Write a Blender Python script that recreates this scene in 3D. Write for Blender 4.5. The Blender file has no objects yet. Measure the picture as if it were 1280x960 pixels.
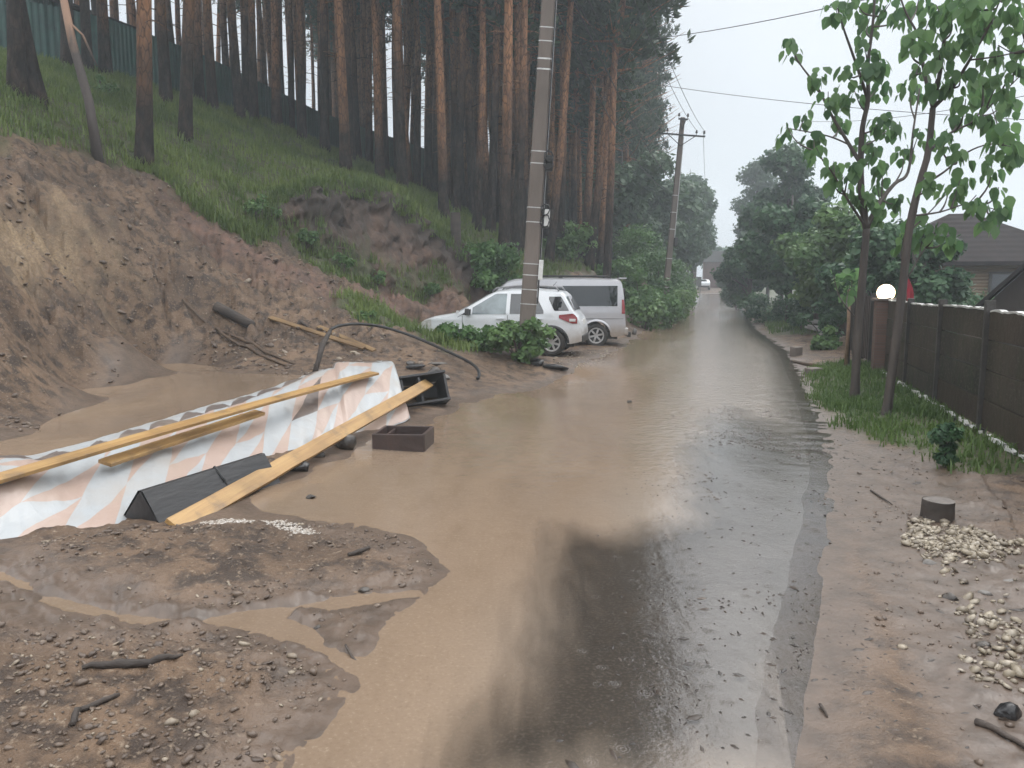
import bpy, math, random
import numpy as np
from mathutils import Vector, Matrix

# ------------------------------------------------------------------ camera
SC = bpy.context.scene
FPX = 967.0                      # focal length in pixels of the 1280 px wide photograph
CAMH = 1.70
HAZE = 0.0024
PITCH = math.atan(120.0 / FPX)
camd = bpy.data.cameras.new("camera")
cam = bpy.data.objects.new("camera", camd)
SC.collection.objects.link(cam)
camd.sensor_fit = 'HORIZONTAL'
camd.sensor_width = 36.0
camd.lens = 36.0 * FPX / 1280.0
camd.clip_start = 0.05
camd.clip_end = 3000.0
cam.location = (0, 0, CAMH)
cam.rotation_euler = (math.pi / 2 - PITCH, 0, 0)
SC.camera = cam

# ------------------------------------------------------------------ sky, sun, exposure
SUN_EL, SUN_AZ = math.radians(55), math.radians(40)
world = bpy.data.worlds.new("World")
SC.world = world
world.use_nodes = True
wn, wl = world.node_tree.nodes, world.node_tree.links
wn.clear()
w_out = wn.new('ShaderNodeOutputWorld')
w_bg = wn.new('ShaderNodeBackground')
w_sky = wn.new('ShaderNodeTexSky')
w_sky.sky_type = 'NISHITA'
w_sky.sun_disc = False
w_sky.sun_elevation = SUN_EL
w_sky.sun_rotation = SUN_AZ
w_sky.air_density = 1.5
w_sky.dust_density = 4.0
w_tc = wn.new('ShaderNodeTexCoord')
w_sep = wn.new('ShaderNodeSeparateXYZ')
wl.new(w_tc.outputs['Generated'], w_sep.inputs[0])
w_ramp = wn.new('ShaderNodeValToRGB')     # overcast deck: brighter towards the zenith
els = w_ramp.color_ramp.elements          # values in units of 20 before the strength below
els[0].position = 0.0; els[0].color = (.26, .284, .313, 1)
els[1].position = 1.0; els[1].color = (1.1, 1.11, 1.13, 1)
for p_, c_ in ((.18, (.30, .322, .348)), (.33, (.338, .356, .377)), (.42, (.98, 1.0, 1.03))):
    e = els.new(p_); e.color = (*c_, 1)
wl.new(w_sep.outputs['Z'], w_ramp.inputs[0])
w_noise = wn.new('ShaderNodeTexNoise')
w_noise.inputs['Scale'].default_value = 2.2
w_noise.inputs['Detail'].default_value = 4
wl.new(w_tc.outputs['Generated'], w_noise.inputs['Vector'])
w_nr = wn.new('ShaderNodeMapRange')
w_nr.inputs['From Min'].default_value = 0.3
w_nr.inputs['From Max'].default_value = 0.7
w_nr.inputs['To Min'].default_value = 19.0
w_nr.inputs['To Max'].default_value = 21.5
wl.new(w_noise.outputs['Fac'], w_nr.inputs['Value'])
w_mul = wn.new('ShaderNodeVectorMath'); w_mul.operation = 'SCALE'
wl.new(w_ramp.outputs[0], w_mul.inputs[0]); wl.new(w_nr.outputs[0], w_mul.inputs['Scale'])
w_mix = wn.new('ShaderNodeMix'); w_mix.data_type = 'RGBA'
w_mix.inputs['Factor'].default_value = 0.88
wl.new(w_sky.outputs[0], w_mix.inputs['A']); wl.new(w_mul.outputs[0], w_mix.inputs['B'])
wl.new(w_mix.outputs['Result'], w_bg.inputs['Color'])
w_bg.inputs['Strength'].default_value = 0.10
wl.new(w_bg.outputs[0], w_out.inputs['Surface'])

sd = bpy.data.lights.new("sun", 'SUN')
sd.energy = 0.6
sd.angle = math.radians(25)
sd.color = (1.0, 0.97, 0.93)
sun = bpy.data.objects.new("sun", sd)
SC.collection.objects.link(sun)
sun.rotation_euler = (math.pi / 2 - SUN_EL, 0, math.pi - SUN_AZ)

SC.view_settings.view_transform = 'Standard'
SC.view_settings.look = 'None'
SC.view_settings.gamma = 1.0
SC.view_settings.use_curve_mapping = False
SC.view_settings.exposure = 0.38
SC.render.engine = 'CYCLES'
SC.cycles.use_denoising = True
SC.cycles.max_bounces = 6
SC.cycles.diffuse_bounces = 3
SC.cycles.glossy_bounces = 3
SC.cycles.transmission_bounces = 4
SC.cycles.transparent_max_bounces = 8
SC.cycles.volume_bounces = 2
SC.cycles.caustics_reflective = False
SC.cycles.caustics_refractive = False

# ------------------------------------------------------------------ helpers
COL = SC.collection
rng = np.random.default_rng(7)
random.seed(7)
CP, SP = math.cos(PITCH), math.sin(PITCH)
CAMP = np.array([0, 0, CAMH])

def ray(px, py):
    a, b = (px - 640) / FPX, (py - 480) / FPX
    return np.array([a, CP - b * SP, -SP - b * CP])

def at(px, py, y):
    """World point seen at a pixel of the photograph, y metres ahead."""
    r = ray(px, py)
    return CAMP + r * (y / r[1])

def on_plane(px, py, z=0.0):
    r = ray(px, py)
    return CAMP + r * ((z - CAMH) / r[2])

RA = math.radians(15.0)
def uv2xy(u, v):
    return u * math.cos(RA) + v * math.sin(RA), -u * math.sin(RA) + v * math.cos(RA)
def xy2uv(x, y):
    return x * math.cos(RA) - y * math.sin(RA), x * math.sin(RA) + y * math.cos(RA)

def sstep(a, b, x):
    t = np.clip((x - a) / (b - a), 0, 1)
    return t * t * (3 - 2 * t)

def _hash(ix, iy, seed):
    h = (ix.astype(np.int64) * 374761393 + iy.astype(np.int64) * 668265263 + seed * 1274126177) & 0x7fffffff
    h = ((h ^ (h >> 13)) * 1274126177) & 0x7fffffff
    h = h ^ (h >> 16)
    return (h & 0xffff) / 65535.0

def vnoise(x, y, seed=0):
    ix, iy = np.floor(x), np.floor(y)
    fx, fy = x - ix, y - iy
    fx = fx * fx * fx * (fx * (fx * 6 - 15) + 10); fy = fy * fy * fy * (fy * (fy * 6 - 15) + 10)
    a, b = _hash(ix, iy, seed), _hash(ix + 1, iy, seed)
    c, d = _hash(ix, iy + 1, seed), _hash(ix + 1, iy + 1, seed)
    return (a + (b - a) * fx + (c - a) * fy + (a - b - c + d) * fx * fy) * 2 - 1

def fbm(x, y, octv=4, seed=0, gain=0.5):
    r, amp, tot = 0, 1, 0
    for k in range(octv):
        c, s = math.cos(k * 0.7), math.sin(k * 0.7)
        r = r + amp * vnoise((x * c - y * s) * 2 ** k + k * 17.3, (x * s + y * c) * 2 ** k - k * 9.1, seed + k)
        tot += amp; amp *= gain
    return r / tot

def link(name, me, material=None, parent=None, smooth=False):
    o = bpy.data.objects.new(name, me)
    COL.objects.link(o)
    if material is not None:
        for m in (material if isinstance(material, (list, tuple)) else [material]):
            me.materials.append(m)
    if smooth:
        me.polygons.foreach_set("use_smooth", np.ones(len(me.polygons), dtype=bool))
    if parent is not None:
        o.parent = parent
    return o

def npmesh(name, V, F, tint=None):
    V = np.asarray(V, dtype=np.float32); F = np.asarray(F, dtype=np.int32)
    me = bpy.data.meshes.new(name)
    k = F.shape[1]
    me.vertices.add(len(V)); me.vertices.foreach_set("co", V.ravel())
    me.loops.add(F.size); me.loops.foreach_set("vertex_index", F.ravel())
    me.polygons.add(len(F))
    me.polygons.foreach_set("loop_start", np.arange(0, F.size, k, dtype=np.int32))
    me.polygons.foreach_set("loop_total", np.full(len(F), k, dtype=np.int32))
    me.update(calc_edges=True)
    if tint is not None:
        at_ = me.attributes.new("tint", 'FLOAT', 'POINT')
        at_.data.foreach_set("value", np.asarray(tint, dtype=np.float32))
    return me

def tag(o, label=None, cat=None, group=None, kind=None):
    if label: o['label'] = label
    if cat: o['category'] = cat
    if group: o['group'] = group
    if kind: o['kind'] = kind
    return o

def thing(name, label, cat, loc=(0, 0, 0), rot=(0, 0, 0), group=None):
    o = bpy.data.objects.new(name, None)
    COL.objects.link(o)
    o.location = loc; o.rotation_euler = rot
    o.empty_display_size = 0.3
    return tag(o, label, cat, group)

def copy_tree(o, parent=None):
    c = o.copy(); COL.objects.link(c)
    if parent is not None: c.parent = parent
    for ch in o.children: copy_tree(ch, c)
    return c

class MB:
    """Collects shapes and links them as one mesh object."""
    def __init__(self): self.v = []; self.f = []
    def add(self, vs, fs):
        n = len(self.v); self.v += [tuple(p) for p in vs]; self.f += [tuple(i + n for i in q) for q in fs]; return self
    def box(self, c, s, M=None, taper=1.0):
        x, y, z = s[0] / 2, s[1] / 2, s[2] / 2
        P = [(-x, -y, -z), (x, -y, -z), (x, y, -z), (-x, y, -z), (-x * taper, -y * taper, z), (x * taper, -y * taper, z), (x * taper, y * taper, z), (-x * taper, y * taper, z)]
        P = [Vector(p) for p in P]
        if M is not None: P = [M @ p for p in P]
        P = [p + Vector(c) for p in P]
        return self.add(P, [(0, 3, 2, 1), (4, 5, 6, 7), (0, 1, 5, 4), (1, 2, 6, 5), (2, 3, 7, 6), (3, 0, 4, 7)])
    def tube(self, pts, rad, n=8, cap=True, jit=0.0, aspect=1.0):
        pts = [Vector(p) for p in pts]
        if not hasattr(rad, '__len__'): rad = [rad] * len(pts)
        up = None; rings = []
        for i, p in enumerate(pts):
            t = (pts[min(i + 1, len(pts) - 1)] - pts[max(i - 1, 0)]).normalized()
            if up is None:
                up = Vector((0, 0, 1)) if abs(t.z) < 0.9 else Vector((1, 0, 0))
            a = t.cross(up).normalized(); up = a.cross(t).normalized()
            ring = []
            for k in range(n):
                q = 2 * math.pi * k / n
                r = rad[i] * (1 + random.uniform(-jit, jit))
                ring.append(p + a * math.cos(q) * r + up * math.sin(q) * r * aspect)
            rings.append(ring)
        V = [p for r in rings for p in r]
        F = []
        for i in range(len(pts) - 1):
            for k in range(n):
                F.append((i * n + k, i * n + (k + 1) % n, (i + 1) * n + (k + 1) % n, (i + 1) * n + k))
        if cap:
            F.append(tuple(range(n - 1, -1, -1))); F.append(tuple((len(pts) - 1) * n + k for k in range(n)))
        return self.add(V, F)
    def lathe(self, prof, n=24, M=None, c=(0, 0, 0)):
        """prof: (radius, height) pairs round local z."""
        V = []
        for r, h in prof:
            for k in range(n):
                q = 2 * math.pi * k / n
                p = Vector((r * math.cos(q), r * math.sin(q), h))
                if M is not None: p = M @ p
                V.append(p + Vector(c))
        F = []
        for i in range(len(prof) - 1):
            for k in range(n):
                F.append((i * n + k, i * n + (k + 1) % n, (i + 1) * n + (k + 1) % n, (i + 1) * n + k))
        return self.add(V, F)
    def build(self, name, material, parent=None, smooth=False, bevel=0.0):
        me = bpy.data.meshes.new(name)
        me.from_pydata(self.v, [], self.f); me.update()
        o = link(name, me, material, parent, smooth)
        if bevel:
            b = o.modifiers.new("bevel", 'BEVEL'); b.width = bevel; b.segments = 2; b.limit_method = 'ANGLE'
        return o

def ortho(fwd, up=(0, 0, 1)):
    """Matrix with local x along fwd, local z near up."""
    x = Vector(fwd).normalized(); y = Vector(up).cross(x).normalized(); z = x.cross(y)
    return Matrix((x, y, z)).transposed()

# ------------------------------------------------------------------ materials
def nodes(m):
    m.use_nodes = True
    nt = m.node_tree
    return nt.nodes, nt.links, nt.nodes['Principled BSDF']

def mixc(N, L, fac, a, b, blend='MIX'):
    mx = N.new('ShaderNodeMix'); mx.data_type = 'RGBA'; mx.blend_type = blend
    for s, v in (('Factor', fac), ('A', a), ('B', b)):
        if isinstance(v, bpy.types.NodeSocket): L.new(v, mx.inputs[s])
        elif s == 'Factor': mx.inputs[s].default_value = v
        else: mx.inputs[s].default_value = (*v, 1) if len(v) == 3 else v
    return mx.outputs['Result']

def noise(N, L, scale, detail=4, coord=None, rough=0.55, dist=0.0, stretch=None):
    t = N.new('ShaderNodeTexNoise')
    t.inputs['Scale'].default_value = scale; t.inputs['Detail'].default_value = detail
    t.inputs['Roughness'].default_value = rough; t.inputs['Distortion'].default_value = dist
    if coord is None:
        tc = N.new('ShaderNodeTexCoord'); coord = tc.outputs['Object']
    if stretch is not None:
        mp = N.new('ShaderNodeMapping'); mp.inputs['Scale'].default_value = stretch
        L.new(coord, mp.inputs['Vector']); coord = mp.outputs[0]
    L.new(coord, t.inputs['Vector'])
    return t.outputs['Fac']

def mrange(N, L, v, a, b, c=0.0, d=1.0, smooth=False):
    m = N.new('ShaderNodeMapRange')
    if smooth: m.interpolation_type = 'SMOOTHSTEP'
    L.new(v, m.inputs['Value'])
    for s, x in (('From Min', a), ('From Max', b), ('To Min', c), ('To Max', d)):
        m.inputs[s].default_value = x
    return m.outputs[0]

def math_(N, L, op, a, b=0.0):
    m = N.new('ShaderNodeMath'); m.operation = op
    for i, v in enumerate((a, b)):
        if isinstance(v, bpy.types.NodeSocket): L.new(v, m.inputs[i])
        else: m.inputs[i].default_value = v
    return m.outputs[0]

def bump(N, L, B, h, strength=0.5, dist=0.02, prev=None):
    b = N.new('ShaderNodeBump'); b.inputs['Strength'].default_value = strength; b.inputs['Distance'].default_value = dist
    L.new(h, b.inputs['Height'])
    if prev is not None: L.new(prev, b.inputs['Normal'])
    if B is not None: L.new(b.outputs[0], B.inputs['Normal'])
    return b.outputs[0]

def simple(name, c1, c2=None, scale=6.0, rough=0.6, metal=0.0, bmp=0.0, bscale=None, stretch=None, lo=0.35, hi=0.65, coat=0.0, spec=0.5):
    m = bpy.data.materials.new(name)
    N, L, B = nodes(m)
    B.inputs['Roughness'].default_value = rough
    B.inputs['Metallic'].default_value = metal
    B.inputs['Coat Weight'].default_value = coat
    B.inputs['Specular IOR Level'].default_value = spec
    if c2 is None: c2 = tuple(x * 0.75 for x in c1)
    n = noise(N, L, scale, 5, stretch=stretch)
    L.new(mixc(N, L, mrange(N, L, n, lo, hi), c1, c2), B.inputs['Base Color'])
    if bmp:
        n2 = noise(N, L, bscale or scale * 4, 5, stretch=stretch)
        bump(N, L, B, n2, bmp, 0.02)
    return m

def leafmat(name, dark, light, rough=0.45, trans=0.35):
    m = bpy.data.materials.new(name)
    N, L, B = nodes(m)
    a = N.new('ShaderNodeAttribute'); a.attribute_name = 'tint'
    oi = N.new('ShaderNodeObjectInfo')
    f = math_(N, L, 'ADD', math_(N, L, 'MULTIPLY', a.outputs['Fac'], 0.85), math_(N, L, 'MULTIPLY', oi.outputs['Random'], 0.15))
    col = mixc(N, L, f, dark, light)
    L.new(col, B.inputs['Base Color'])
    B.inputs['Roughness'].default_value = rough
    B.inputs['Specular IOR Level'].default_value = 0.35
    tr = N.new('ShaderNodeBsdfTranslucent'); L.new(col, tr.inputs['Color'])
    mx = N.new('ShaderNodeMixShader'); mx.inputs[0].default_value = trans
    L.new(B.outputs[0], mx.inputs[1]); L.new(tr.outputs[0], mx.inputs[2])
    L.new(mx.outputs[0], N['Material Output'].inputs['Surface'])
    return m
# ------------------------------------------------------------------ terrain: control points read off the place
ctrl = []
def cpx(px, py, y): ctrl.append(tuple(at(px, py, y)))
for t in [(0,550,6.9),(0,450,8.6),(0,350,10.4),(0,250,12.8),(0,165,15.2),(0,110,18),(0,75,23),
          (80,520,8.6),(150,485,11),(150,420,13),(150,350,14.5),(150,270,16.5),(140,200,18.5),(150,140,23),(140,95,28),
          (165,452,14.3),(225,440,14.6),(280,462,13.2),(300,400,15.2),(300,340,17),(300,295,18.5),(290,240,20.5),(300,180,26),(300,140,34.5),
          (390,468,12.6),(400,420,15),(400,370,17),(400,345,18.5),(400,320,21),(400,240,22),(400,210,30),(400,187,41),
          (340,290,20.5),(340,245,21.5),
          (480,462,13),(470,415,15.5),(470,385,18),(470,362,20.5),(470,340,23),(470,238,24.2),(470,220,32),(480,210,47),
          (505,400,18.6),(520,372,21.5),(540,350,24.5),(540,290,25.5),(540,265,29),(560,232,54),(510,345,24),(510,262,25),
          (580,372,24),(578,352,25.6),(578,306,26.2),(615,295,31),(620,352,27.5),(435,335,22),(435,235,23),
          (400,236,23.2),(400,228,25.5),(470,234,25.5),(470,229,28),(435,231,24.2),(435,226,27),(540,286,26.7),(510,258,26.2),(510,250,28.5),(578,303,27.3),(340,241,22.8),(360,240,21.8),(360,234,23.4),
          (560,455,14),(600,478,13),(640,470,14.5),(560,425,16),(620,440,16.4),(660,445,16),(500,440,14.6),
          (690,330,33),(690,372,27),(740,335,34),(760,365,31),(800,345,40),(800,408,31),(850,392,45),(870,385,62),(850,345,60),
          (640,250,62),(720,270,75),(800,290,95)]:
    cpx(*t)
ctrl += [(-2.6,18.6,.18),(-2.4,20.8,.5),(0,17.4,.13),(0,20.5,.15),(1.5,18,.12),(1.5,21,.1),(3.6,21.5,.06),(1,24,.15),(-.8,24.5,.3),(3.8,24.5,.1),
         (2.2,27,.35),(-1.8,22.6,.75),(2.0,19.5,.1)]
ctrl += [(-9,5,2.4),(-12,5,4.3),(-16,8,7),(-8,0,1.3),(-14,0,5),(-20,0,8.5),(-8,-6,1.3),(-20,-6,8),(-6.0,5.0,.45),(-6.5,3,.5),(-5.5,1,.3)]
ctrl += [(-4.2,7.2,.30),(-3.3,10,.30),(-3.6,8.6,.30),(-5.0,8.0,.30),(-5.0,10.5,.30),(-6.2,10.6,.32),(-2.6,12.0,.30),(-4.5,12.3,.31),(-6.2,13.2,.33),(-4.4,6.2,.30)]
ctrl += [(-4.6,5.6,.28),(-4.4,4.4,.2),(-3.3,4.8,.08),(-3.0,3.6,.10),(-2,2.6,.06),(-1.4,3.6,.03),(-3,1.2,.08),(-1.4,1,.02),(-2.0,5.6,.02),(-1.4,7.4,.0),
         (-1.1,9.6,.0),(-.6,11.6,.02),(-2.4,6.6,.05),(-2.1,8.2,.06),(-1.8,10,.08),(-.2,13.2,.02),(.6,15.2,.03)]
def uvc(u, v, z):
    x, y = uv2xy(u, v); ctrl.append((x, y, z))
def roadz(v):
    return 0.032 * np.maximum(0, np.asarray(v, float) - 66)
for v in (-12, -6, -2, 1, 4, 7, 10, 14, 18, 22, 27, 33, 40, 50, 60, 70, 80, 95, 115, 140):
    for u in ((-.6, 1.3) if v < 24 else (-2.2, -.5, 1.5)): uvc(u, v, float(roadz(v)))
for v in (-5, 0, 4, 8, 12, 16, 20, 26):
    uvc(2.2, v, .05); uvc(3.2, v, .11); uvc(6, v, .2)
for v in (34, 45, 60, 80, 110):
    uvc(4, v, .1 + float(roadz(v))); uvc(10, v, .5 + float(roadz(v))); uvc(-4.2, v, .35 + float(roadz(v)))
for v in (-20, 30, 70, 120): uvc(30, v, .6)
for v in (40, 55, 75, 100, 130): uvc(-9, v, 3.3); uvc(-14, v, 6.0)
for v in (-20, 10, 40, 75, 120): uvc(-34, v, 9.6); uvc(-100, v, 9.6)
ctrl = np.array(ctrl)
_c = 0.7
def _phi(r2): return np.sqrt(r2 + _c * _c)
_n = len(ctrl)
_A = _phi(((ctrl[:, None, :2] - ctrl[None, :, :2]) ** 2).sum(-1)) + np.eye(_n) * -0.03
_P = np.c_[np.ones(_n), ctrl[:, :2] / 50]
_K = np.block([[_A, _P], [_P.T, np.zeros((3, 3))]])
_w = np.linalg.solve(_K, np.r_[ctrl[:, 2], 0, 0, 0])
def base_z(x, y):
    x = np.atleast_1d(np.asarray(x, float)).ravel(); y = np.atleast_1d(np.asarray(y, float)).ravel()
    out = np.empty(len(x))
    for s in range(0, len(x), 20000):
        xs, ys = x[s:s + 20000], y[s:s + 20000]
        r2 = (xs[:, None] - ctrl[None, :, 0]) ** 2 + (ys[:, None] - ctrl[None, :, 1]) ** 2
        out[s:s + 20000] = _phi(r2) @ _w[:_n] + _w[_n] + _w[_n + 1] * xs / 50 + _w[_n + 2] * ys / 50
    far = sstep(130, 220, np.hypot(x, y))
    u, v = xy2uv(x, y)
    rough = 9.6 * sstep(-4, -20, u) + 0.4 * sstep(3, 9, u) + np.minimum(roadz(v), 3)
    out = out * (1 - far) + rough * far
    # the street itself is level across
    wr = sstep(-1.6, -.9, u) * sstep(2.1, 1.5, u) * (1 - far)
    wr2 = sstep(-3.4, -2.6, u) * sstep(2.6, 1.9, u) * sstep(27, 33, v) * (1 - far)
    wr = np.maximum(wr, wr2)
    return out * (1 - wr) + np.minimum(roadz(v), 3) * wr

def gp(px, py):
    """Point of the bare terrain seen at a pixel of the photograph."""
    r = ray(px, py)
    t = np.r_[np.linspace(1.5, 45, 900), np.linspace(45.2, 160, 500)]
    P = CAMP[None] + r[None] * t[:, None]
    d = P[:, 2] - base_z(P[:, 0], P[:, 1])
    k = np.argmax(d < 0)
    if d[k] >= 0: return gp(px, py + 6)      # passed over the ridge: take the ridge itself
    if k == 0: return P[0]
    a = d[k - 1] / (d[k - 1] - d[k] + 1e-9)
    return P[k - 1] * (1 - a) + P[k] * a

def gpoly(pts): return np.array([gp(*p)[:2] for p in pts])

def sdist(poly, x, y):
    """Signed distance to a polygon in plan, positive inside."""
    d = np.full(x.shape, 1e9); inside = np.zeros(x.shape, bool)
    n = len(poly)
    for i in range(n):
        ax, ay = poly[i]; bx, by = poly[(i + 1) % n]
        ex, ey = bx - ax, by - ay
        t = np.clip(((x - ax) * ex + (y - ay) * ey) / (ex * ex + ey * ey + 1e-12), 0, 1)
        d = np.minimum(d, np.hypot(x - ax - ex * t, y - ay - ey * t))
        c = ((ay > y) != (by > y)) & (x < (bx - ax) * (y - ay) / (by - ay + 1e-12) + ax)
        inside ^= c
    return np.where(inside, d, -d)

# plan outlines of the ground cover (world x, y), traced where each stands
A_ = lambda u, v: np.array(uv2xy(u, v))
flood = gpoly([(300,1000),(430,860),(440,825),(490,765),(550,715),(520,682),(440,655),(330,640),(320,620),(400,585),(470,548),(545,528),(575,505),
               (640,492),(720,460),(770,440),(800,418),(850,398),(872,383)])
flood = np.vstack([flood, [A_(-2.6,75), A_(-2.3,100), A_(1.9,100), A_(1.9,75)],
               gpoly([(930,390),(945,412),(985,440),(1000,470),(1015,500),(1032,545),(1042,600),(1036,680),(1016,780),(995,1000)])])
clear = gpoly([(690,650),(760,665),(830,640),(850,560),(880,500),(930,500),(1000,540),(1060,590),(1110,640),(1110,720),(1090,800),(1080,1000),(470,1000),(560,900),(625,840),(660,730)])
pool = np.vstack([gpoly([(-40,556),(60,540),(110,510),(150,485),(160,458),(225,456),(280,464),(390,470),(470,466)]), [[-1.9,11.6],[-2.6,10.2],[-3.6,7.6],[-4.2,5.9],[-5.0,5.8],[-5.4,6.4]]])
rill = gpoly([(-60,690),(0,705),(80,745),(170,765),(250,768),(330,755),(440,742),(520,735),(540,745),(450,760),(380,768),(420,800),(470,830),(450,850),(380,820),(320,795),(250,785),(160,782),(60,762),(0,730),(-60,712)])
fan = gpoly([(-80,690),(0,692),(130,668),(300,655),(450,655),(520,682),(550,715),(490,765),(440,825),(430,860),(300,1000),(-80,1000)])
turf_bank = gpoly([(0,168),(60,178),(130,198),(190,215),(225,240),(260,270),(300,292),(335,300),(338,262),(352,246),(390,236),(450,236),(500,254),(530,280),(565,308),(590,330),(605,352),(640,362),(700,372)])
turf_bank = np.vstack([[A_(-90,-40), A_(-17,-20), A_(-15.5,2)], turf_bank, [A_(-6,31), A_(-4.2,36), A_(-3.3,60), A_(-3.4,140), A_(-90,140)]])
turf_patch = [gpoly(p) for p in ([(352,272),(385,285),(430,305),(470,318),(490,335),(482,352),(440,352),(400,338),(365,305)], [(492,345),(515,332),(560,342),(582,372),(530,374),(495,365)],
                                 [(420,368),(450,370),(480,385),(520,405),(560,420),(590,440),(560,440),(500,410),(450,395)])]
turf_right = gpoly([(1008,470),(1030,455),(1090,455),(1110,462),(1280,572),(1280,590),(1200,596),(1130,560),(1060,535),(1025,505)])
turf_right = np.vstack([turf_right, []]) if False else turf_right
turf_far = np.array([A_(2.0,30), A_(4,30), A_(40,20), A_(40,140), A_(2.4,140)])
turf_mid = gpoly([(955,403),(1010,398),(1010,418),(965,420)])
stones_p = gpoly([(1128,655),(1170,650),(1230,668),(1290,690),(1290,960),(1230,900),(1215,840),(1200,760),(1160,720),(1135,690)])
sand_p = gpoly([(0,238),(60,268),(110,300),(150,330),(120,335),(60,318),(0,305)])
red_p = gpoly([(215,240),(300,295),(360,330),(430,362),(470,352),(560,365),(580,385),(540,400),(470,385),(400,360),(330,335),(270,310),(220,280)])

def S_water(x, y):
    n = 0.10 * fbm(x * 1.6, y * 1.6, 3, 21)
    s = sdist(flood, x, y) + n * (1.2 - .85 * sstep(0, .6, xy2uv(x, y)[0]))
    p = sdist(pool, x, y) + n
    r = sdist(rill, x, y) * 1.0 + n * .35
    return s, p, r

def ground_z(x, y, detail=True):
    """Height of the ground with its relief."""
    x = np.asarray(x, float); y = np.asarray(y, float); shp = x.shape
    x = x.ravel(); y = y.ravel()
    z = base_z(x, y)
    u, v = xy2uv(x, y)
    s, p, r = S_water(x, y)
    w = np.maximum(np.maximum(s, p), r)
    hasw = sstep(-.05, .3, w)
    far = sstep(60, 140, np.hypot(x, y))
    # rough dirt away from the water, smooth silt next to it
    roadm = sstep(-3.6, -2.6, u) * sstep(2.6, 1.6, u) * sstep(9, 16, v)
    rough = sstep(0.0, .9, -w) * (1 - roadm)
    fanm = sstep(-.15, .25, sdist(fan, x, y))
    bank = sstep(.25, 1.2, z) * (1 - fanm)
    rightm = sstep(1.0, 1.8, u) * (1 - sstep(12, 20, v))
    stp = np.hypot((base_z(x + .25, y) - base_z(x - .25, y)) / .5, (base_z(x, y + .25) - base_z(x, y - .25)) / .5)
    stp = sstep(.9, 1.5, stp) * sstep(32, 28, y) * sstep(17, 20, y)
    turfm = sstep(-.6, .5, sdist(turf_bank, x, y))
    bank = bank * (1 - .88 * turfm)
    if detail:
        big = fbm(x * .55, y * .55, 3, 3)
        mid = fbm(x * 1.7, y * 1.7, 4, 5)
        rid = 1 - np.abs(fbm(x * 1.1 + .4 * mid, y * 1.1, 3, 9)) * 2.2
        sm = fbm(x * 5.5, y * 5.5, 4, 11)
        fine = fbm(x * 17, y * 17, 3, 15)
        clod = np.maximum(0, sm - .05) ** .8
        gul = np.abs(fbm(v * 1.15 + .5 * mid, u * .32, 4, 67))
        z = z - bank * rough * .30 * np.clip(.22 - gul, 0, 1) / .22 * sstep(-.3, .3, big + .2)
        z = z + bank * rough * (big * .22 + mid * .13 - np.clip(rid - .55, 0, 1) * .28 + sm * .06 + clod * .12 + fine * .028) * (1 - far)
        z = z + stp * (.25 * fbm(x * 1.6, y * 1.2, 4, 17) + .12 * np.abs(fbm(x * 3.5, y * 2.5, 3, 19)) + fine * .05) * (1 - turfm * .6)
        z = z + fanm * (1 - hasw) * (.012 + mid * .02 + clod * .035 + fine * .014 + np.maximum(0, sm) * .02)
        z = z + rightm * rough * (mid * .03 + clod * .035 + fine * .008)
        other = (1 - bank) * (1 - fanm) * (1 - rightm) * rough
        z = z + other * (mid * .03 + sm * .02 + fine * .006) * (1 - far)
    # bed dips under the water, rises a little out of it
    z = z - .06 * sstep(0, .45, s) * (s > 0) - .05 * sstep(0, .3, p) * (p > 0) - .03 * sstep(0, .1, r) * (r > 0)
    near = (w <= 0) & (w > -1.2)
    z = np.where(near, z + .03 * sstep(0, -.5, w) * fanm + .015 * sstep(0, -.3, w), z)
    return z.reshape(shp)

def gz(x, y): return float(ground_z(np.array([float(x)]), np.array([float(y)]))[0])

def polar_grid(radii, az):
    R, Az = np.meshgrid(radii, az, indexing='ij')
    X = R * np.sin(Az); Y = R * np.cos(Az)
    nr, na = R.shape
    i = np.arange(nr - 1)[:, None]; j = np.arange(na - 1)[None]
    a = (i * na + j).ravel()
    F = np.c_[a, a + 1, a + na + 1, a + na]
    return X.ravel(), Y.ravel(), F

rad_ = [0.9]
while rad_[-1] < 48: rad_.append(rad_[-1] * (1.0021 if 20.5 < rad_[-1] < 27.5 else 1.0062))
while rad_[-1] < 300: rad_.append(rad_[-1] * 1.03)
rad_ = np.array(rad_)
az_ = np.radians(np.r_[np.arange(-180, -62, 4.0), np.arange(-62, -40, .5), np.arange(-40, 40, .1), np.arange(40, 62, .5), np.arange(62, 180.1, 4.0)])
GX, GY, GF = polar_grid(rad_, az_)
GZ = ground_z(GX, GY)
GZ = np.where(np.isfinite(GZ), GZ, 0)

gs, gpl, gr = S_water(GX, GY)
g_w = np.maximum(np.maximum(gs, gpl), gr)
nz = fbm(GX * 1.3, GY * 1.3, 4, 31) ; nz2 = fbm(GX * 4, GY * 4, 3, 37)
g_turf = np.maximum.reduce([sdist(turf_bank, GX, GY) * .8, sdist(turf_right, GX, GY) * 1.6, sdist(turf_far, GX, GY), sdist(turf_mid, GX, GY) * 2] + [sdist(t, GX, GY) * 2 - .1 for t in turf_patch])
g_turf = sstep(-.25, .35, g_turf + nz * .35 + nz2 * .2)
g_sand = sstep(-.5, .5, sdist(sand_p, GX, GY) + nz * .7 + nz2 * .4)
g_red = sstep(-.5, .6, sdist(red_p, GX, GY) + nz * .5 + nz2 * .3)
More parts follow.
